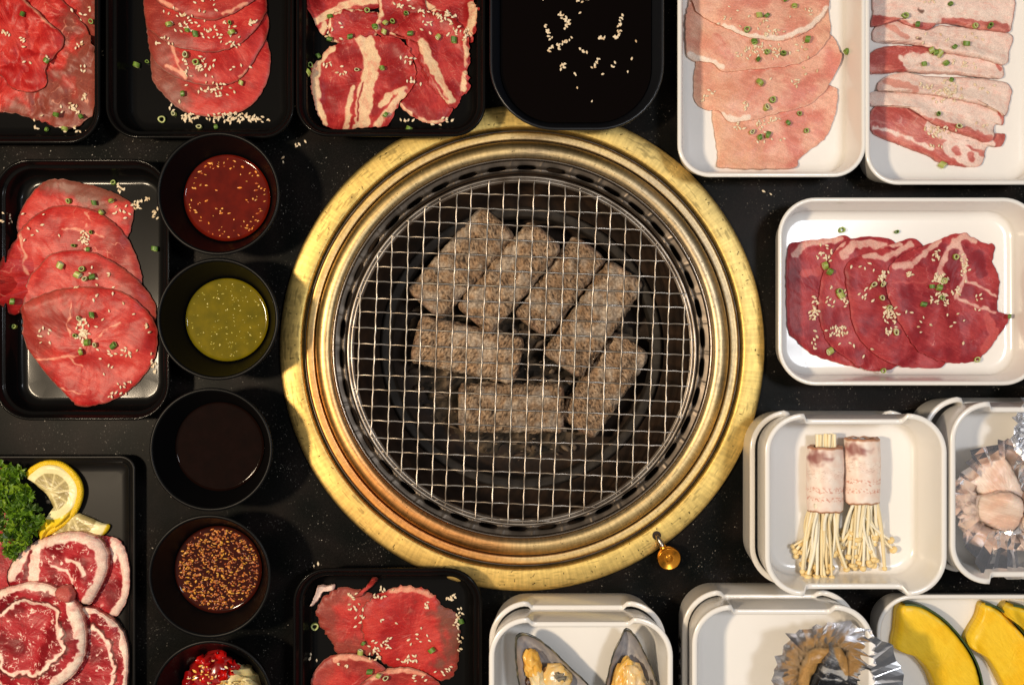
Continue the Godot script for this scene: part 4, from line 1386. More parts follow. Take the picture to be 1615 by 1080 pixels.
	slice(f, "pork_belly_strip", "narrow pork belly strip with red left end and a folded right end", "pork belly", gb, {"kind": "belly", "seed": 54.0, "rag": 0.7, "th": 0.0042, "dome": 3.6, "grain": 0.2, "wave": 0.0016, "pts": from_crop(1050, 0, s, [925, 325, 928, 240, 1000, 205, 1150, 205, 1300, 225, 1500, 262, 1525, 290, 1518, 350, 1400, 345, 1300, 332, 1150, 328, 1060, 322]), "strokes": [["fat", 34.0, 1440, 100, 1500, 104, 1576, 110], ["fat", 8.0, 1420, 92, 1450, 102], ["base", 7.0, 1572, 98, 1578, 108]]})
	slice(f, "pork_belly_strip", "pork belly strip with dark nicks at its rounded left end", "pork belly", gb, {"kind": "belly", "seed": 55.0, "rag": 0.7, "th": 0.0042, "dome": 3.6, "grain": 0.2, "wave": 0.0018, "pts": from_crop(1050, 0, s, [938, 160, 955, 115, 1040, 88, 1085, 118, 1160, 130, 1250, 110, 1400, 125, 1562, 150, 1556, 230, 1528, 292, 1400, 265, 1260, 242, 1150, 207, 1080, 195, 960, 187]), "strokes": [["fat", 66.0, 1390, 50, 1440, 58, 1500, 64, 1590, 78], ["spot", 4.0, 1446, 63, 1449, 64], ["lite", 8.0, 1400, 40, 1430, 60], ["fat", 30.0, 1540, 80, 1585, 92]]})
	slice(f, "pork_belly_strip", "top pork belly strip with red lower edge, cut by the frame", "pork belly", gb, {"kind": "belly", "seed": 56.0, "rag": 0.7, "th": 0.0042, "dome": 3.6, "grain": 0.2, "wave": 0.0016, "pts": from_crop(1050, 0, s, [935, 115, 940, 55, 960, -40, 1200, -90, 1500, -60, 1580, -20, 1568, 110, 1540, 145, 1420, 135, 1250, 100, 1180, 138, 1090, 118, 1040, 90, 990, 110]), "strokes": [["fat", 58.0, 1390, -6, 1440, 8, 1500, 10, 1590, 16], ["fat", 22.0, 1440, 28, 1480, 24, 1590, 28], ["spot", 4.0, 1449, 17, 1452, 18], ["base", 9.0, 1490, 33, 1530, 36, 1590, 42]]})
	sesame(f, "sesame seeds sprinkled over the pork belly strips", [[1487, 145, 36, 36, 18], [1460, 136, 8, 14, 5], [1478, 208, 26, 26, 10], [1496, 150, 12, 14, 12], [1520, 100, 10, 34, 12], [1540, 60, 4, 30, 10], [1460, 5, 5, 40, 6], [1470, 64, 6, 30, 14], [1550, 140, 5, 20, 10], [1545, 200, 4, 14, 8], [1480, 225, 5, 20, 8]], 44)
	scallion(f, "pork belly tray", "scallions on the pork belly", [1425, 27, 1443, 42, 1497, 8, 1535, 43, 1557, 44, 1521, 71, 1500, 78, 1480, 86, 1467, 81, 1473, 85, 1455, 103, 1490, 101, 1499, 127, 1478, 181, 1507, 202, 1489, 259], 45)
	# dark pork collar
	s = 3.176
	f = tray("white_tray", "white tray of dark red pork collar slices at the right edge", "tray", gt, 1228, 311, 1644, 608, 60, white_tray_spec())
	var gc := "dark red collar slices on the white tray"
	slice(f, "pork_collar_slice", "leftmost dark red collar slice, leaning on the tray wall", "pork slice", gc, {"kind": "collar", "seed": 61.0, "grain": 1.3, "pts": from_crop(1200, 290, s, [138, 340, 200, 288, 350, 272, 450, 265, 540, 420, 560, 700, 520, 905, 450, 910, 370, 890, 260, 850, 180, 780, 140, 710]), "strokes": [["fat", 10.0, 1254, 402, 1270, 384, 1300, 380, 1330, 376], ["lite", 12.0, 1268, 432, 1290, 428]]})
	slice(f, "pork_collar_slice", "second dark red collar slice from the left with a pale upper edge", "pork slice", gc, {"kind": "collar", "seed": 62.0, "grain": 1.2, "pts": from_crop(1200, 290, s, [430, 285, 560, 262, 690, 298, 760, 500, 760, 800, 690, 912, 540, 935, 420, 865, 335, 790, 300, 700, 288, 600, 310, 460, 360, 350]), "strokes": [["fat", 13.0, 1330, 402, 1346, 386, 1372, 384, 1396, 390], ["fat", 9.0, 1318, 392, 1336, 376]]})
	slice(f, "pork_collar_slice", "third dark red collar slice from the left, smooth rounded edge", "pork slice", gc, {"kind": "collar", "seed": 63.0, "grain": 0.5, "pts": from_crop(1200, 290, s, [415, 430, 450, 380, 540, 345, 680, 295, 800, 285, 900, 500, 940, 880, 780, 922, 640, 892, 530, 822, 465, 730, 430, 560]), "strokes": [["fat", 10.0, 1362, 402, 1390, 408, 1410, 400, 1440, 384], ["fat", 8.0, 1380, 388, 1420, 384]]})
	slice(f, "pork_collar_slice", "rightmost and topmost dark red collar slice with white forked fat", "pork slice", gc, {"kind": "collar", "seed": 64.0, "grain": 0.4, "rag": 1.4, "n": 150, "rings": 22, "marb": 0.55, "pts": from_crop(1200, 290, s, [650, 400, 720, 350, 880, 288, 1020, 243, 1110, 288, 1182, 312, 1172, 385, 1205, 485, 1195, 635, 1250, 660, 1200, 762, 1130, 852, 1060, 892, 930, 894, 800, 842, 720, 752, 650, 615, 618, 500]),
		"strokes": [["fat", 9.0, 1408, 420, 1436, 418, 1460, 398, 1482, 380], ["fat", 10.0, 1478, 440, 1490, 410, 1508, 380, 1522, 372, 1540, 378], ["fat", 8.0, 1508, 378, 1522, 410, 1524, 440, 1510, 468], ["fat", 5.0, 1524, 444, 1548, 450, 1574, 466], ["fat", 5.0, 1510, 470, 1540, 482, 1570, 492], ["lite", 16.0, 1560, 500, 1572, 530, 1556, 550], ["deep", 16.0, 1506, 400, 1500, 440], ["deep", 18.0, 1546, 402, 1550, 430], ["lite", 2.5, 1402, 446, 1430, 446, 1460, 444]]})
	sesame(f, "sesame seeds in lines over the dark red collar slices", [[1285, 488, 26, 8, 24], [1300, 400, 18, 14, 18], [1318, 522, 26, 18, 10], [1285, 535, 10, 5, 16], [1330, 470, 12, 8, 14], [1310, 465, 8, 18, 20], [1390, 436, 22, 10, 12], [1402, 495, 34, 12, 16], [1408, 520, 16, 14, 12], [1362, 465, 8, 18, 14], [1483, 440, 40, 14, 10], [1480, 472, 26, 16, 12], [1478, 405, 10, 10, 12], [1523, 420, 20, 8, 24], [1510, 462, 12, 8, 10], [1430, 436, 8, 14, 6], [1430, 500, 6, 30, 20], [1490, 520, 8, 50, 30], [1545, 470, 6, 14, 20], [1345, 545, 5, 40, 20], [1360, 420, 6, 24, 12]], 46)
	scallion(f, "red collar tray", "scallions on the collar tray", [1330, 362, 1417, 365, 1301, 419, 1307, 429, 1322, 460, 1324, 466, 1390, 449, 1374, 450, 1388, 470, 1400, 485, 1411, 524, 1309, 554, 1389, 584, 1508, 405, 1453, 480, 1479, 454, 1488, 443, 1484, 470, 1467, 452, 1589, 499, 1543, 567], 47)

# ------------------------------------------------------------------ plate with lamb rolls, lemon and parsley
func lamb_plate() -> void:
	var sp := {"h": 0.012, "floor": 0.005, "fi": 0.010, "rw": 0.003, "bi": 0.012, "mat": M.black_matte}
	var f := tray("square_plate", "flat matte black plate in the lower left corner with lamb rolls and lemon", "plate", "", -190, 718, 213, 1170, 24, sp)
	var s := 2.842
	slice(f, "lean_meat_slice", "dark red lean meat at the left edge beside the parsley", "meat slice", "", {"kind": "lamb", "seed": 71.0, "marb": 0.25, "th": 0.005, "rag": 2.0, "pts": from_crop(0, 700, s, [-120, 160, -20, 110, 20, 140, 60, 260, 60, 420, 80, 520, 70, 640, 0, 700, -150, 640])})
	var gl := "rolled lamb slices on the black plate"
	lemon(f, true)
	slice(f, "lamb_roll_slice", "rolled lamb slice peeking out at the right under the upper roll", "lamb slice", gl, {"kind": "lamb", "seed": 72.0, "th": 0.005, "dome": 6.0, "roll": false, "marb": 0.6, "pts": from_crop(0, 700, s, [400, 430, 510, 420, 560, 480, 585, 560, 582, 660, 545, 740, 505, 775, 420, 740, 360, 620]), "strokes": [["fat", 14.0, 180, 850, 196, 880, 203, 910, 200, 940, 180, 968], ["fat", 8.0, 178, 860, 182, 880]]})
	slice(f, "lamb_roll_slice", "upper rolled lamb slice with a wide pale fat border below the lemon", "lamb slice", gl, {"kind": "lamb", "seed": 73.0, "th": 0.0095, "droop": 0.2, "dome": 5.0, "n": 140, "rings": 22, "wave": 0.0012, "pts": from_crop(0, 700, s, [50, 570, 90, 490, 160, 435, 260, 400, 350, 385, 430, 400, 480, 440, 500, 520, 480, 600, 430, 690, 380, 715, 200, 690, 70, 650]), "strokes": [["fat", 17.0, 26, 905, 36, 880, 60, 858, 96, 846, 126, 840, 150, 846, 166, 862, 170, 890, 162, 920, 142, 946], ["fat", 16.0, 62, 870, 58, 890, 58, 912], ["deep", 6.0, 52, 868, 46, 890, 46, 910], ["fat", 6.0, 110, 880, 132, 884, 140, 900], ["fat", 4.0, 86, 890, 110, 898, 122, 915]]})
	slice(f, "lamb_roll_slice", "lower right rolled lamb slice partly under the big one, cut by the frame", "lamb slice", gl, {"kind": "lamb", "seed": 74.0, "th": 0.0095, "droop": 0.2, "dome": 5.0, "roll": true, "n": 140, "rings": 22, "cen": Vector2(135, 1060), "pts": from_crop(0, 700, s, [300, 760, 400, 722, 470, 750, 540, 820, 580, 900, 585, 1000, 560, 1120, 480, 1230, 360, 1260, 240, 1180, 200, 1000])})
	slice(f, "lamb_roll_slice", "largest rolled lamb slice with spiral fat rings at the left edge", "lamb slice", gl, {"kind": "lamb", "seed": 75.0, "th": 0.0095, "droop": 0.2, "dome": 5.0, "roll": true, "n": 170, "rings": 26, "cen": Vector2(48, 1000), "pts": from_crop(0, 700, s, [-90, 860, -60, 740, 0, 660, 90, 618, 190, 605, 270, 625, 350, 670, 390, 740, 408, 830, 405, 920, 370, 1000, 300, 1060, 200, 1100, 60, 1110, -50, 1030])})
	slice(f, "meat_scrap", "small pink knob of meat on the edge of the largest lamb roll", "meat scrap", "", {"kind": "belly", "seed": 76.0, "th": 0.004, "dome": 3.0, "n": 50, "pts": from_crop(0, 700, s, [290, 625, 340, 622, 368, 655, 355, 685, 310, 680, 285, 655])})
	lemon(f, false)
	parsley(f)

func lemon(f: Field, lower: bool) -> void:
	if lower:
		var c2 := Vector2(114, 812)
		slice(f, "lemon_slice", "lower lemon slice half hidden under the lamb roll", "lemon", "lemon slices on the plate", {"kind": "lemon", "seed": 81.0, "th": 0.005, "n": 80, "rag": 0.3, "centre": c2, "radius": 60.0, "relief": 0.02, "rough": 0.3, "pts": [78, 846, 90, 828, 106, 812, 118, 809, 136, 815, 156, 824, 171, 829, 165, 841, 150, 850, 110, 854, 84, 852]})
		return
	var cc := Vector2(82, 775)
	var pts := from_crop(0, 720, 6.0, [240, 190, 300, 130, 390, 78, 480, 62, 580, 80, 670, 145, 735, 230, 758, 330, 735, 440, 680, 540, 590, 630, 480, 700, 400, 775, 365, 740, 362, 700, 440, 635, 500, 590, 510, 520, 480, 430, 420, 340, 360, 290, 300, 235])
	# the slice is bent: it stands higher along its rind
	var o := slice(f, "lemon_slice", "curled upper lemon slice showing its yellow rind", "lemon", "lemon slices on the plate", {"kind": "lemon", "seed": 82.0, "th": 0.007, "n": 130, "rag": 0.2, "dome": 12.0, "centre": cc, "radius": 46.0, "relief": 0.02, "rough": 0.3, "wave": 0.0004, "cen": Vector2(104, 774), "pts": pts})
	# rind band along the outer edge
	var path := from_crop(0, 720, 6.0, [255, 175, 300, 132, 390, 80, 480, 64, 580, 82, 670, 147, 735, 232, 758, 330, 735, 440, 680, 540, 590, 630, 480, 700, 390, 765])
	var tp := PackedVector3Array()
	var tr := PackedFloat32Array()
	for i in range(0, path.size(), 2):
		var p := fpos(f, path[i], path[i + 1]) - o.position
		p.y = 0.0045
		tp.append(p)
		tr.append(0.0028)
	var cu := Curve3D.new()
	for p in tp:
		cu.add_point(p)
	var fine := PackedVector3Array()
	var fr := PackedFloat32Array()
	for i in 60:
		var t := i / 59.0 * (tp.size() - 1)
		var a := int(t)
		var b := mini(a + 1, tp.size() - 1)
		fine.append(tp[a].cubic_interpolate(tp[b], tp[maxi(a - 1, 0)], tp[mini(b + 1, tp.size() - 1)], t - a))
		fr.append(0.0028 * minf(1.0, 0.45 + minf(i, 59 - i) * 0.12))
	var rm := mat(Color(0.93, 0.77, 0.12), 0.38)
	rm.normal_enabled = true
	rm.normal_texture = noise_tex(0.09, 256, 44, Color.BLACK, Color.WHITE, 2, true, 6.0)
	rm.uv1_triplanar = true
	rm.uv1_scale = Vector3.ONE * 30.0
	part("rind", tube(fine, fr, 12), rm, o)

func parsley(f: Field) -> void:
	var base := fpos(f, 45, 800)
	var g := thing("parsley_sprig", "curly green parsley sprig between the lean meat and the lemon", "parsley", base)
	rg.seed = 91
	# a curled three-lobed leaflet
	var lv: Array = []
	for variant in 3:
		var v := PackedVector3Array()
		var n := 15
		for j in 3:
			for i in n:
				var u := i / float(n - 1) * 2.0 - 1.0
				var lob := 0.55 + 0.45 * absf(cos(u * 7.0 + variant * 0.5))
				var r := 0.0056 * lob * (j / 2.0) * (1.0 - 0.25 * absf(u))
				var a := u * 1.75
				v.append(Vector3(sin(a) * r, 0.0016 * sin(u * 11.0 + variant) * (j / 2.0) + 0.0012 * j * absf(u), cos(a) * r))
		lv.append(surf(v, grid_idx(3, n, false)))
	var mats := []
	for q in 4:
		var m := mat([Color(0.27, 0.40, 0.05), Color(0.34, 0.48, 0.07), Color(0.17, 0.28, 0.03), Color(0.44, 0.56, 0.11)][q], 0.42)
		m.backlight_enabled = true
		m.backlight = Color(0.3, 0.4, 0.1)
		mats.append(m)
	for st in 9:
		var a := rg.randf_range(-1.2, 1.2)
		var x := rg.randf_range(-10, 12)
		var p0 := Vector3(x * S, 0.002, 40 * S)
		var p1 := Vector3((x + a * 22) * S, 0.014 + rg.randf() * 0.006, rg.randf_range(-30, 15) * S)
		part("stem", tube(PackedVector3Array([p0, p0.lerp(p1, 0.5) + Vector3(0, 0.004, 0), p1]), PackedFloat32Array([0.0009, 0.0008, 0.0005]), 6), mats[1], g)
	var placed := 0
	while placed < 270:
		var x := rg.randf_range(-1, 80)
		var y := rg.randf_range(734, 876)
		# outline of the clump: narrow on top, widest in the middle, tapering down
		var lo := 2.0 if y < 800 else 4.0 + (y - 800) * 0.16
		var hi := 38.0 if y < 765 else (52.0 + (y - 765) * 0.45 if y < 815 else 80.0 - (y - 815) * 0.85)
		if x < lo or x > hi:
			continue
		if fn.get_noise_2d(x * 0.05, y * 0.05) < -0.32:
			continue
		var cy := 1.0 - pow(absf(y - 805.0) / 80.0, 2.0)
		var hgt := 0.006 + 0.012 * cy * rg.randf() + 0.004 * rg.randf()
		var o := part("leaf", lv[placed % 3], mats[rg.randi() % 4], g, Vector3((x - CX) * f.k - base.x, hgt, (y - CY) * f.k - base.z))
		o.rotation = Vector3(rg.randf_range(-0.9, 0.5), rg.randf() * TAU, rg.randf_range(-0.7, 0.7))
		o.scale = Vector3.ONE * rg.randf_range(0.65, 1.15)
		placed += 1

# ------------------------------------------------------------------ cups of sauce
func cups() -> void:
	var p := cup("matte black cup at the top of the column, filled with red chili sauce", 343.5, 305, 98)
	var o := part("chili_sauce", liquid(0.0325, 0.0215), sauce_mat(Color(0.40, 0.085, 0.022), Color(0.29, 0.045, 0.012)), self, p)
	tag(o, "smooth red chili sauce with pale seeds in the top cup", "sauce")
	flecks("chili_seeds", o, 100, 0.0315, 0.0216, Vector2(0.35, 0.85), [Color(0.75, 0.25, 0.03), Color(0.80, 0.38, 0.08), Color(0.55, 0.12, 0.02), Color(0.7, 0.3, 0.06)], 61, 0.7)
	p = cup("matte black cup second from the top, filled with green sauce", 342.5, 503, 97)
	o = part("green_sauce", liquid(0.0312, 0.0198), sauce_mat(Color(0.45, 0.39, 0.035), Color(0.34, 0.31, 0.025)), self, p)
	tag(o, "yellowish green seafood sauce in the second cup", "sauce")
	flecks("garlic_bits", o, 120, 0.030, 0.0199, Vector2(0.25, 0.6), [Color(0.42, 0.36, 0.05), Color(0.60, 0.52, 0.16), Color(0.34, 0.30, 0.03), Color(0.5, 0.42, 0.08)], 62)
	p = cup("matte black cup third from the top, filled with near black sauce", 332, 709, 98)
	o = part("dark_sauce", liquid(0.0335, 0.0225), sauce_mat(Color(0.085, 0.035, 0.022), Color(0.06, 0.025, 0.015), 0.2), self, p)
	tag(o, "smooth near black dipping sauce in the third cup", "sauce")
	p = cup("matte black cup fourth from the top, filled with chili flakes in oil", 329.5, 909, 98)
	o = part("chili_flake_oil", liquid(0.0328, 0.0218), sauce_mat(Color(0.22, 0.05, 0.015), Color(0.15, 0.035, 0.012)), self, p)
	tag(o, "dark oil crowded with amber chili flakes and seeds in the fourth cup", "sauce")
	flecks("chili_flakes", o, 950, 0.0322, 0.0214, Vector2(0.4, 0.95), [Color(0.50, 0.17, 0.02), Color(0.62, 0.28, 0.03), Color(0.30, 0.06, 0.01), Color(0.22, 0.04, 0.01), Color(0.42, 0.11, 0.015)], 63, 0.0, 0.0010)
	p = cup("matte black cup at the lower frame edge, with chopped red chili and minced garlic", 333, 1107, 98)
	var c := thing("chopped_chili", "heap of chopped fresh red chili in the lowest cup", "chili", p + Vector3(-0.006, 0.012, -0.008))
	rg.seed = 64
	var rm := [mat(Color(0.62, 0.03, 0.03), 0.16), mat(Color(0.74, 0.06, 0.04), 0.2), mat(Color(0.50, 0.02, 0.03), 0.16)]
	var pm := []
	for q in 3:
		var v := PackedVector3Array()
		for j in 5:
			for i in 9:
				var u := i / 8.0 * 2.0 - 1.0
				var w := j / 4.0 * 2.0 - 1.0
				v.append(Vector3(u * 0.0045 * (1.0 - 0.15 * w * w), 0.0020 * (1.0 - w * w * 1.3) + 0.0006 * sin(u * 4.0 + q * 2.0), w * 0.0036 * (1.0 - 0.2 * u * u)))
		pm.append(surf(v, grid_idx(5, 9, false)))
	for k in 60:
		var a := rg.randf() * TAU
		var r := sqrt(rg.randf()) * 0.021
		var q := part("chili_piece", pm[k % 3], rm[rg.randi() % 3], c, Vector3(cos(a) * r, 0.010 - r * 0.25 + rg.randf() * 0.007, sin(a) * r))
		q.rotation = Vector3(rg.randf_range(-0.8, 0.8), rg.randf() * TAU, rg.randf_range(-0.8, 0.8))
		q.scale = Vector3.ONE * rg.randf_range(0.7, 1.25)
	blob("chili_pulp", c, Vector3(0, 0.004, 0), Vector3(0.020, 0.011, 0.020), 0, Color(0.30, 0.01, 0.01), Color(0.16, 0.01, 0.01), 3.0, 0.2)
	flecks("chili_seeds", c, 46, 0.019, 0.014, Vector2(0.5, 1.1), [Color(0.85, 0.45, 0.08), Color(0.80, 0.62, 0.30), Color(0.82, 0.32, 0.05)], 65, 0.0, 0.005)
	var gq := thing("minced_garlic", "pale yellow minced garlic beside the red chili in the lowest cup", "garlic", p + Vector3(0.012, 0.014, 0.004))
	blob("garlic_heap", gq, Vector3.ZERO, Vector3(0.017, 0.015, 0.020), 0.4, Color(0.72, 0.55, 0.22), Color(0.82, 0.68, 0.36), 5.0, 0.45, 0.22, 2.6)
	flecks("garlic_bits", gq, 150, 0.017, 0.0135, Vector2(0.5, 1.2), [Color(0.80, 0.64, 0.30), Color(0.72, 0.54, 0.20), Color(0.86, 0.74, 0.42)], 66, 0.0, 0.003)

# ------------------------------------------------------------------ white stacking boxes on the right and along the lower edge
func box_spec(lift: float) -> Dictionary:
	return {"h": 0.040, "floor": 0.0045, "fi": 0.0125, "rw": 0.0040, "bi": 0.0042, "mat": M.white, "lift": lift, "notch": 0.0042, "st": 30}

func box_pair(upper: String, lower: String, x0: float, y0: float, x1: float, y1: float, sx: float, sy: float) -> Field:
	var pitch := 0.030
	# lower box: same size, a little shifted
	var k := (H - 0.070) / (H - 0.040)
	var q := func(x: float, c: float) -> float: return c + (x - c) * k
	tray("stacking_box", lower, "box", "white stacking boxes", q.call(x0, CX) + sx, q.call(y0, CY) + sy, q.call(x1, CX) + sx, q.call(y1, CY) + sy, 62, box_spec(0.0))
	return tray("stacking_box", upper, "box", "white stacking boxes", x0, y0, x1, y1, 62, box_spec(pitch))

func foil_cup(label: String, px: float, py: float, y: float, r0: float, r1: float, hh: float, sd: int, wall := 1.0, rim := 0.0) -> Node3D:
	var p := at(px, py, y)
	rg.seed = sd
	var pleats := 34
	var n := pleats * 2
	var rows := 10
	var jit := []
	for i in n:
		jit.append(rg.randf_range(-1, 1))
	var v := PackedVector3Array()
	# outermost row first so that the upper side faces up
	for jr in rows:
		var t := 1.0 - float(jr) / (rows - 1)
		for i in n:
			var th = TAU * (i + 0.55 * jit[i]) / n
			var w := smoothstep(0.34, 0.62, t)
			var wave: float = (1.0 if i % 2 == 0 else 0.0) + 0.25 * jit[(i + 7) % n]
			var big := fn.get_noise_2d(cos(th) * 1.7 + sd, sin(th) * 1.7)
			var r := lerpf(0.0005, r0, minf(1.0, t / 0.36)) if t < 0.36 else lerpf(r0, r1, (t - 0.36) / 0.64)
			r *= 1.0 + 0.14 * big * w + 0.05 * jit[(i + 3) % n] * w * t
			var yy := 0.0 if t < 0.36 else hh * pow((t - 0.36) / 0.64, 0.85)
			yy += wave * 0.0052 * w * (0.35 + 0.65 * t) + 0.006 * big * w + 0.0016
			yy += rg.randf_range(-0.0013, 0.0022) * (1.0 - 0.75 * w) * smoothstep(0.0, 0.2, t)
			var lx := r * cos(th)
			if rim > 0.0:
				var wl := lerpf(wall, wall + 0.0085, clampf(yy / rim, 0.0, 1.0))
				if lx > wall + 0.0090:
					yy = maxf(yy, rim + 0.0012 + 0.0020 * wave)
				elif lx > wl:
					lx = wl - 0.0005
			v.append(Vector3(lx, yy, r * sin(th)))
	var m := surf(v, grid_idx(rows, n, true), PackedVector2Array(), PackedColorArray(), 0, false)
	var st := SurfaceTool.new()
	st.create_from(m, 0)
	st.deindex()
	var o := part("foil_cup", st.commit(), M.foil, self, p)
	tag(o, label, "foil cup", "pleated foil cups")
	return o

func boxes() -> void:
	# mushrooms rolled in pork
	var f := box_pair("upper white stacking box with two pork wrapped enoki bundles", "lower white stacking box under the enoki box", 1207, 652, 1495, 941, -8, -1)
	var y := 0.0345
	enoki("left enoki mushroom bundle in a pork wrap, stub of stems at its top", 1302, 755, 27.5, 50, 0.034, 1, true)
	enoki("right enoki mushroom bundle in a pork wrap beside the left one", 1361, 742, 27, 50, 0.034, 2, false)
	# scallops in foil
	box_pair("upper white stacking box at the right edge with foil cups of seafood", "lower white stacking box under the seafood box at the right edge", 1500, 633, 1790, 922, -16, -4)
	foil_cup("pleated silver foil cup holding the pale fish chunks in the right edge box", 1598, 792, y, 52 * S, 106 * S, 0.015, 5)
	foil_cup("second foil cup partly in view at the right frame edge", 1652, 680, y, 46 * S, 80 * S, 0.026, 6)
	var ff := field_plain(1500, 700, 1720, 900, y + 0.003)
	slice(ff, "fish_chunk", "pale fish chunk with wavy grain at the back of the foil cup", "fish", "", {"kind": "fish", "seed": 91.0, "th": 0.011, "dome": 3.0, "n": 90, "brown": 0.0, "grain": 0.9, "fibre": 0.8, "rough": 0.3, "sss": 0.1, "pts": from_crop(1480, 620, 3.481, [160, 470, 210, 420, 300, 340, 360, 350, 420, 450, 470, 560, 540, 640, 480, 700, 350, 620, 240, 560])})
	slice(ff, "fish_chunk", "rounded pale pink scallop like chunk in front in the foil cup", "fish", "", {"kind": "fish", "seed": 92.0, "th": 0.014, "dome": 2.6, "n": 90, "grain": 0.2, "rough": 0.25, "sss": 0.1, "pts": from_crop(1480, 620, 3.481, [205, 600, 220, 560, 290, 522, 360, 530, 410, 570, 422, 650, 420, 740, 350, 755, 270, 725, 215, 680])})
	slice(ff, "fish_chunk", "pale fish piece at the right frame edge in the foil cup", "fish", "", {"kind": "fish", "seed": 93.0, "th": 0.012, "dome": 2.6, "n": 80, "grain": 0.7, "rough": 0.3, "pts": [1604, 780, 1640, 770, 1665, 800, 1650, 840, 1616, 838, 1602, 815]})
	# mussels
	f = box_pair("upper white stacking box with two open mussels at the lower frame edge", "lower white stacking box under the mussel box", 771, 974, 1062, 1265, -1, -9)
	mussel("left open mussel with orange flesh, its shell leaning to the right", [819, 993, 830, 993, 846, 1000, 870, 1019, 900, 1049, 924, 1072, 937, 1092, 936, 1125, 910, 1150, 870, 1152, 838, 1130, 820, 1085, 813, 1040, 812, 1003], 1, Vector2(853, 1066), -0.5)
	mussel("right open mussel with orange flesh, its narrow tip pointing straight up", [986, 986, 1001, 998, 1015, 1023, 1028, 1053, 1037, 1083, 1035, 1120, 1010, 1148, 978, 1146, 957, 1115, 953, 1080, 958, 1056, 965, 1027, 976, 1003], 2, Vector2(993, 1072), 0.1)
	# fish in foil
	f = box_pair("upper white stacking box holding one foil cup of dark skinned fish", "lower white stacking box under the fish box", 1092, 954, 1380, 1243, -4, -7)
	foil_cup("pleated silver foil cup with dark skinned fish, spilling over the box edge", 1298, 1058, y, 36 * S, 96 * S, 0.0300, 7, 0.0132, 0.0358)
	ff = field_plain(1240, 990, 1400, 1160, y + 0.003)
	var f1 := slice(ff, "fish_piece", "tan curved strip of fish meat at the left in the foil cup", "fish", "", {"kind": "skin", "seed": 94.0, "th": 0.010, "dome": 3.0, "n": 90, "rough": 0.25, "cen": Vector2(1282, 1042), "pts": from_crop(1060, 930, 4.486, [935, 600, 960, 520, 1010, 430, 1080, 405, 1200, 420, 1180, 480, 1090, 490, 1060, 560, 1010, 640, 990, 740, 930, 740]), "strokes": [["tan", 70.0, 1268, 1090, 1276, 1050, 1292, 1026, 1326, 1030]]})
	var f2 := slice(ff, "fish_piece", "dark skinned fish piece with silvery streaks in the foil cup", "fish", "", {"kind": "skin", "seed": 95.0, "th": 0.013, "dome": 3.0, "n": 90, "rough": 0.2, "grain": 0.3, "pts": from_crop(1060, 930, 4.486, [1080, 480, 1170, 400, 1230, 400, 1275, 480, 1290, 600, 1280, 720, 1200, 800, 1060, 800, 1010, 700, 1050, 580]), "strokes": [["tan", 22.0, 1330, 1026, 1342, 1050], ["lite", 8.0, 1302, 1048, 1324, 1052, 1338, 1062], ["deep", 18.0, 1292, 1072, 1312, 1076, 1340, 1082], ["lite", 3.0, 1298, 1060, 1330, 1066]]})
	f1.position.x -= 0.0045
	f2.position.x -= 0.0045
	# a strip of dark film between the boxes
	var dv := PackedVector3Array()
	for j in 26:
		for i in 8:
			var q := at(1071 + i * 2.4 + 3.0 * sin(j * 1.3), 995 + j * 4.6, 0.018)
			dv.append(q + Vector3(0, 0.010 * fn.get_noise_2d(i * 0.6, j * 0.5) + 0.003 * i, 0))
	var dm := surf(dv, grid_idx(26, 8, false), PackedVector2Array(), PackedColorArray(), 0, false)
	var st := SurfaceTool.new()
	st.create_from(dm, 0)
	st.deindex()
	var film := part("plastic_film", st.commit(), mat(Color(0.16, 0.145, 0.135), 0.12), self)
	tag(film, "crumpled shiny black film along the left side of the fish box", "film")
	# pumpkin
	var fp := tray("white_tray", "white tray of yellow pumpkin wedges in the lower right corner", "tray", "white rectangular meat trays", 1384, 938, 1690, 1290, 58, {"h": 0.036, "floor": 0.006, "fi": 0.0108, "rw": 0.0034, "bi": 0.0075, "mat": M.white})
	pumpkin(fp, "yellow pumpkin wedge nearest the fish box", from_crop(1050, 900, 2.858, [1030, 250, 1040, 160, 1064, 143, 1110, 145, 1170, 165, 1250, 222, 1330, 315, 1385, 410, 1412, 520, 1415, 620, 1350, 660, 1250, 650, 1200, 520, 1160, 432, 1100, 372, 1022, 340]), from_crop(1050, 900, 2.858, [1062, 143, 1110, 145, 1170, 165, 1250, 222, 1330, 315, 1385, 410, 1412, 520, 1416, 620]), 1)
	pumpkin(fp, "yellow pumpkin wedge second from the left in the pumpkin tray", from_crop(1050, 900, 2.858, [1345, 318, 1400, 200, 1420, 140, 1480, 160, 1555, 225, 1630, 320, 1690, 440, 1720, 560, 1640, 640, 1560, 620, 1500, 500, 1440, 395]), from_crop(1050, 900, 2.858, [1420, 139, 1480, 159, 1555, 224, 1630, 320, 1690, 440, 1720, 560]), 2)
	pumpkin(fp, "yellow pumpkin wedge at the right edge, behind the second one", from_crop(1050, 900, 2.858, [1505, 185, 1528, 138, 1600, 155, 1680, 215, 1750, 330, 1780, 470, 1740, 520, 1690, 400, 1630, 300, 1560, 220]), from_crop(1050, 900, 2.858, [1528, 137, 1600, 154, 1680, 214, 1750, 330, 1780, 470]), 3)

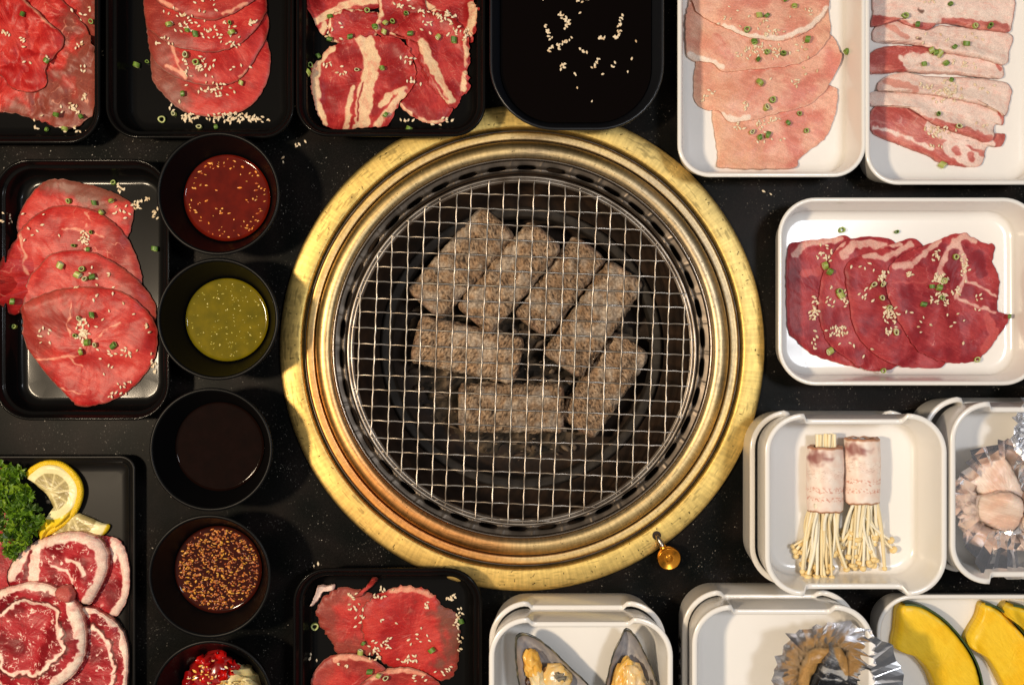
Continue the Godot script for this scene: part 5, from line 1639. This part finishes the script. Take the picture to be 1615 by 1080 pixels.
func pumpkin(f: Field, label: String, pts: Array, arc: Array, sd: int) -> void:
	var o := slice(f, "pumpkin_wedge", label, "pumpkin", "pumpkin wedges in the white tray", {"kind": "pumpkin", "pts": pts, "seed": 100.0 + sd, "th": 0.012, "dome": 16.0, "n": 110, "rag": 0.3, "wave": 0.0003, "rough": 0.36, "grain": 0.9, "relief": 0.02, "strokes": [["fat", 2.0, arc[0] - 4.0, arc[1] + 5.0, arc[2] - 4.0, arc[3] + 5.0, arc[4] - 4.0, arc[5] + 5.0, arc[6] - 4.0, arc[7] + 4.0]]})
	var tp := PackedVector3Array()
	var tr := PackedFloat32Array()
	var m := arc.size() / 2
	for i in 50:
		var t := i / 49.0 * (m - 1)
		var a := int(t)
		var b := mini(a + 1, m - 1)
		var pa := Vector2(arc[a * 2], arc[a * 2 + 1])
		var pb := Vector2(arc[b * 2], arc[b * 2 + 1])
		var p0 := Vector2(arc[maxi(a - 1, 0) * 2], arc[maxi(a - 1, 0) * 2 + 1])
		var p3 := Vector2(arc[mini(b + 1, m - 1) * 2], arc[mini(b + 1, m - 1) * 2 + 1])
		var q := pa.cubic_interpolate(pb, p0, p3, t - a)
		tp.append(Vector3((q.x - CX) * f.k, o.position.y + 0.0108, (q.y - CY) * f.k) - o.position)
		tr.append(0.0013)
	# the rind is a skin as tall as the wedge
	var v := PackedVector3Array()
	for i in 50:
		var q := tp[i]
		var d := (tp[mini(i + 1, 49)] - tp[maxi(i - 1, 0)]).normalized()
		var out := Vector3(d.z, 0, -d.x) * 0.0011
		var inn := -out * 0.4
		for c in [Vector2(-1, -0.0112), Vector2(1, -0.0112), Vector2(1, 0.0006), Vector2(0.6, 0.0013), Vector2(-1, 0.0012)]:
			v.append(q + (out if c.x > 0 else inn) * absf(c.x) + Vector3(0, c.y, 0))
	var idx := grid_idx(50, 5, false)
	var rm := mat(Color.WHITE, 0.4)
	rm.albedo_texture = noise_tex(0.05, 128, 30 + sd, Color(0.13, 0.25, 0.12), Color(0.30, 0.36, 0.14))
	rm.uv1_triplanar = true
	rm.uv1_scale = Vector3.ONE * 25.0
	part("rind", surf(v, idx), M.get_or_add("rind", rm), o)

func enoki(label: String, px: float, py: float, hw: float, hl: float, y: float, sd: int, stub: bool) -> void:
	var hc := y + 0.012
	var k := (H - hc) / H * S
	var c := Vector3((px - CX) * k, y, (py - CY) * k)
	var g := thing("enoki_roll", label, "enoki roll", c, "enoki rolls in the white box")
	rg.seed = 300 + sd
	# pork wrap: a soft cylinder lying on its side with a rolled edge
	var n := 48
	var rows := 30
	var v := PackedVector3Array()
	var uv := PackedVector2Array()
	var R := hw * k
	for j in rows + 4:
		var jj := clampi(j - 2, 0, rows - 1)
		var t := jj / float(rows - 1)
		var z := lerpf(-hl * k, hl * k, t)
		var inset := 1.0
		if j == 0 or j == rows + 3:
			inset = 0.70
		elif j == 1 or j == rows + 2:
			inset = 0.93
			z += (-0.0008 if j == 1 else 0.0008)
		for i in n + 1:
			var th := TAU * i / n
			var wob := 1.0 + 0.05 * nz(cos(th) * 1.5 + sd * 9.0, t * 2.0) + 0.05 * sin(t * PI) + 0.02 * nz(th * 3.0, t * 7.0 + sd)
			if th > 5.0 and th < 5.4:
				wob += 0.05
			var r := R * wob * inset
			v.append(Vector3(r * cos(th), R * 0.86 + r * 0.86 * sin(th), z + 0.0012 * nz(th * 1.3 + sd, t)))
			uv.append(Vector2(float(i) / n, t))
	var idx := PackedInt32Array()
	var cols := n + 1
	for j in rows + 3:
		for i in n:
			var a := j * cols + i
			idx.append_array([a, a + cols, a + 1, a + 1, a + cols, a + cols + 1])
	var w := 160
	var h := 200
	var img := Image.create(w, h, false, Image.FORMAT_RGB8)
	for yy in h:
		for xx in w:
			var t := yy / float(h)
			var u := xx / float(w)
			var n1 := nz(u * 9.0 + sd * 4.0, t * 6.0)
			var n2 := nz(u * 30.0, t * 22.0 + sd)
			var col := Color(0.93, 0.83, 0.77).lerp(Color(0.95, 0.89, 0.84), clampf(0.5 + n1, 0, 1))
			var red := smoothstep(0.22, 0.06, absf(t - 0.15) + absf(u - 0.36) * 1.1 + n1 * 0.06)
			col = col.lerp(Color(0.50, 0.26, 0.24), red * 0.8)
			var st := smoothstep(0.12, 0.34, n2) * smoothstep(0.05, 0.01, absf(t - 0.66 - 0.03 * n1)) + smoothstep(0.12, 0.34, n2) * smoothstep(0.05, 0.01, absf(t - 0.80))
			col = col.lerp(Color(0.80, 0.52, 0.44), clampf(st, 0, 0.7))
			var li := (1.0 - smoothstep(0.0, 0.06, absf(nz(u * 5.0 + 3.0, t * 24.0 + sd)))) * smoothstep(0.14, 0.05, absf(t - 0.42))
			col = col.lerp(Color(0.62, 0.47, 0.40), clampf(li, 0, 1) * 0.55)
			var ed := smoothstep(0.035, 0.0, t) + smoothstep(0.975, 1.0, t)
			col = col.lerp(Color(0.60, 0.33, 0.18), clampf(ed, 0, 1) * 0.7)
			img.set_pixel(xx, yy, col)
	var m := mat(Color.WHITE, 0.42)
	m.albedo_texture = ImageTexture.create_from_image(img)
	m.heightmap_enabled = true
	m.heightmap_texture = m.albedo_texture
	m.heightmap_scale = 0.04
	part("pork_wrap", surf(v, idx, uv, PackedColorArray(), cols), m, g)
	# mushrooms
	var stem_m := [mat(Color(0.95, 0.90, 0.76), 0.45), mat(Color(0.93, 0.86, 0.69), 0.45), mat(Color(0.96, 0.93, 0.84), 0.45)]
	var cap := []
	for q in 2:
		cap.append(lathe(smooth_prof([Vector2(0.0006, -0.0012), Vector2(0.0020, -0.0008), Vector2(0.0024, 0.0003), Vector2(0.0019, 0.0014), Vector2(0.0009, 0.0019), Vector2(0.0001, 0.0020)] if q == 0 else [Vector2(0.0005, -0.0014), Vector2(0.0015, -0.0010), Vector2(0.0019, 0.0002), Vector2(0.0015, 0.0014), Vector2(0.0006, 0.0019), Vector2(0.0001, 0.0020)], 2), 14))
	var cap_m := mat(Color(0.94, 0.83, 0.59), 0.38)
	for i in 40:
		var t := rg.randf_range(-1, 1)
		var x0 := t * hw * 0.72
		var len := 108.0 - 52.0 * pow(rg.randf(), 1.8)
		if rg.randf() < 0.2:
			len = rg.randf_range(45, 80)
		var x1 := t * hw * 1.15 + rg.randf_range(-12, 12)
		if sd == 1 and i < 4:
			x1 = -rg.randf_range(30, 48)
			len = rg.randf_range(55, 100)
		if sd == 2 and i < 2:
			x1 = 48 + i * 6
			len = 62 + i * 16
		var z0 := hl * 0.75
		var h0 := R * rg.randf_range(0.35, 1.45)
		var h1 := rg.randf_range(0.0025, 0.010)
		var bend := rg.randf_range(-9, 9)
		var pts := PackedVector3Array()
		var rad := PackedFloat32Array()
		var r0 := rg.randf_range(0.0010, 0.0016)
		for s in 9:
			var q := s / 8.0
			var hh := lerpf(h0, h1, q) + 0.0015 * sin(q * 3.0 + i)
			pts.append(Vector3((lerpf(x0, x1, q * q) + bend * sin(q * PI)) * k, hh, (z0 + q * (len + 12.0)) * k))
			rad.append(r0 * (1.0 - 0.15 * q))
		var e := part("enoki_mushroom", tube(pts, rad, 7), stem_m[rg.randi() % 3], g)
		var cp := part("cap", cap[rg.randi() % 2], cap_m, e, pts[8])
		var d := (pts[8] - pts[7]).normalized()
		cp.basis = Basis(Quaternion(Vector3.UP, d)) * Basis.from_scale(Vector3.ONE * rg.randf_range(0.85, 1.35))
	if stub:
		for i in 7:
			var x := (i - 3) * 4.6
			var pts := PackedVector3Array([Vector3(x * k, R * 1.1, -hl * 0.7 * k), Vector3(x * k, R * (1.05 + 0.1 * sin(i * 2.0)), (-hl - 19 - rg.randf() * 3) * k)])
			part("stem_stub", tube(pts, PackedFloat32Array([0.0013, 0.0014]), 8), stem_m[i % 2], g)

func mussel(label: String, pts: Array, sd: int, fc: Vector2, tilt: float) -> void:
	var y := 0.0345
	var hc := y + 0.014
	var k := (H - hc) / H * S
	var n := 90
	var ol := outline(pts, n, 0.5, sd * 3.0)
	var cen := Vector2.ZERO
	for q in ol:
		cen += q
	cen /= n
	var base := Vector3((cen.x - CX) * k, y + 0.0005, (cen.y - CY) * k)
	var g := thing("mussel", label, "mussel", base, "open mussels in the white box")
	var rim := 0.018
	var rows := 14
	var v := PackedVector3Array()
	var cc := PackedColorArray()
	for j in rows:
		var t := 1.0 - pow(float(j) / (rows - 1), 1.0) * 0.97
		for i in n:
			var q := (ol[i] - cen) * t * k
			var yy := 0.002 + rim * pow(t, 2.6) + tilt * 0.004 * q.x / 0.02 * t
			v.append(Vector3(q.x * 0.97, yy, q.y * 0.97))
			var nn := nz(ol[i].x * 0.03 + t * 3.0, ol[i].y * 0.03 + sd)
			var c := Color(0.30, 0.30, 0.33).lerp(Color(0.50, 0.48, 0.48), clampf(0.5 + nn * 1.4, 0, 1))
			c = c.lerp(Color(0.16, 0.14, 0.12), smoothstep(0.90, 0.97, t) * 0.7)
			cc.append(c)
	var idx := grid_idx(rows, n, true)
	var nm := mat(Color.WHITE, 0.22)
	nm.vertex_color_use_as_albedo = true
	part("nacre", surf(v, idx, PackedVector2Array(), cc), nm, g)
	v = PackedVector3Array()
	cc = PackedColorArray()
	for j in 12:
		for i in n:
			var t := pow(j / 9.0, 0.8) if j < 10 else 1.0
			var add := 0.0
			var sc := 1.0
			if j == 10:
				add = 0.0010
				sc = 0.985
			elif j == 11:
				add = 0.0005
				sc = 0.945
			var q := (ol[i] - cen) * maxf(t, 0.02) * k * sc
			var yy := rim * pow(t, 2.6) + tilt * 0.004 * q.x / 0.02 * t + 0.0018 * minf(1.0, t * 1.0) + add
			v.append(Vector3(q.x, yy, q.y))
			var nn := nz(ol[i].x * 0.05 + t * 14.0, ol[i].y * 0.05 + sd)
			cc.append(Color(0.035, 0.032, 0.025).lerp(Color(0.16, 0.13, 0.06), clampf(nn * 1.6, 0, 1)))
	var sm := mat(Color.WHITE, 0.25)
	sm.vertex_color_use_as_albedo = true
	part("shell", surf(v, grid_idx(12, n, true), PackedVector2Array(), cc), sm, g)
	var fp := Vector3((fc.x - CX) * k, base.y, (fc.y - CY) * k) - base
	var cream := Color(0.80, 0.62, 0.36)
	var orange := Color(0.82, 0.42, 0.06)
	if sd == 1:
		blob("flesh", g, fp + Vector3(-13 * k, 0.013, -18 * k), Vector3(15 * k, 0.007, 26 * k), 0.25, orange, Color(0.85, 0.50, 0.12), 1.0, 0.22)
		blob("flesh", g, fp + Vector3(20 * k, 0.012, 14 * k), Vector3(26 * k, 0.008, 34 * k), -0.5, cream, Color(0.80, 0.50, 0.16), 2.0, 0.22)
		blob("flesh", g, fp + Vector3(-2 * k, 0.014, 12 * k), Vector3(13 * k, 0.0075, 32 * k), 0.3, Color(0.84, 0.70, 0.46), Color(0.80, 0.55, 0.22), 3.0, 0.22)
		blob("dark_spot", g, fp + Vector3(30 * k, 0.0185, -2 * k), Vector3(9 * k, 0.0016, 6 * k), -0.3, Color(0.10, 0.09, 0.075), Color(0.24, 0.20, 0.14), 4.0, 0.45, 0.35)
		blob("beard", g, fp + Vector3(-18 * k, 0.0125, 16 * k), Vector3(7 * k, 0.003, 14 * k), 0.4, Color(0.06, 0.03, 0.02), Color(0.16, 0.08, 0.04), 5.0, 0.25)
	else:
		blob("flesh", g, fp + Vector3(-12 * k, 0.013, 4 * k), Vector3(16 * k, 0.008, 40 * k), -0.25, orange, Color(0.85, 0.52, 0.14), 6.0, 0.22)
		blob("flesh", g, fp + Vector3(6 * k, 0.015, 12 * k), Vector3(20 * k, 0.0085, 42 * k), 0.1, cream, Color(0.80, 0.50, 0.18), 7.0, 0.22)
		blob("flesh", g, fp + Vector3(22 * k, 0.013, 22 * k), Vector3(13 * k, 0.008, 34 * k), 0.3, Color(0.84, 0.68, 0.42), Color(0.78, 0.50, 0.2), 8.0, 0.22)
		blob("dark_spot", g, fp + Vector3(27 * k, 0.0190, 6 * k), Vector3(5 * k, 0.0018, 8 * k), 0.2, Color(0.10, 0.09, 0.075), Color(0.24, 0.20, 0.14), 9.0, 0.45, 0.35)
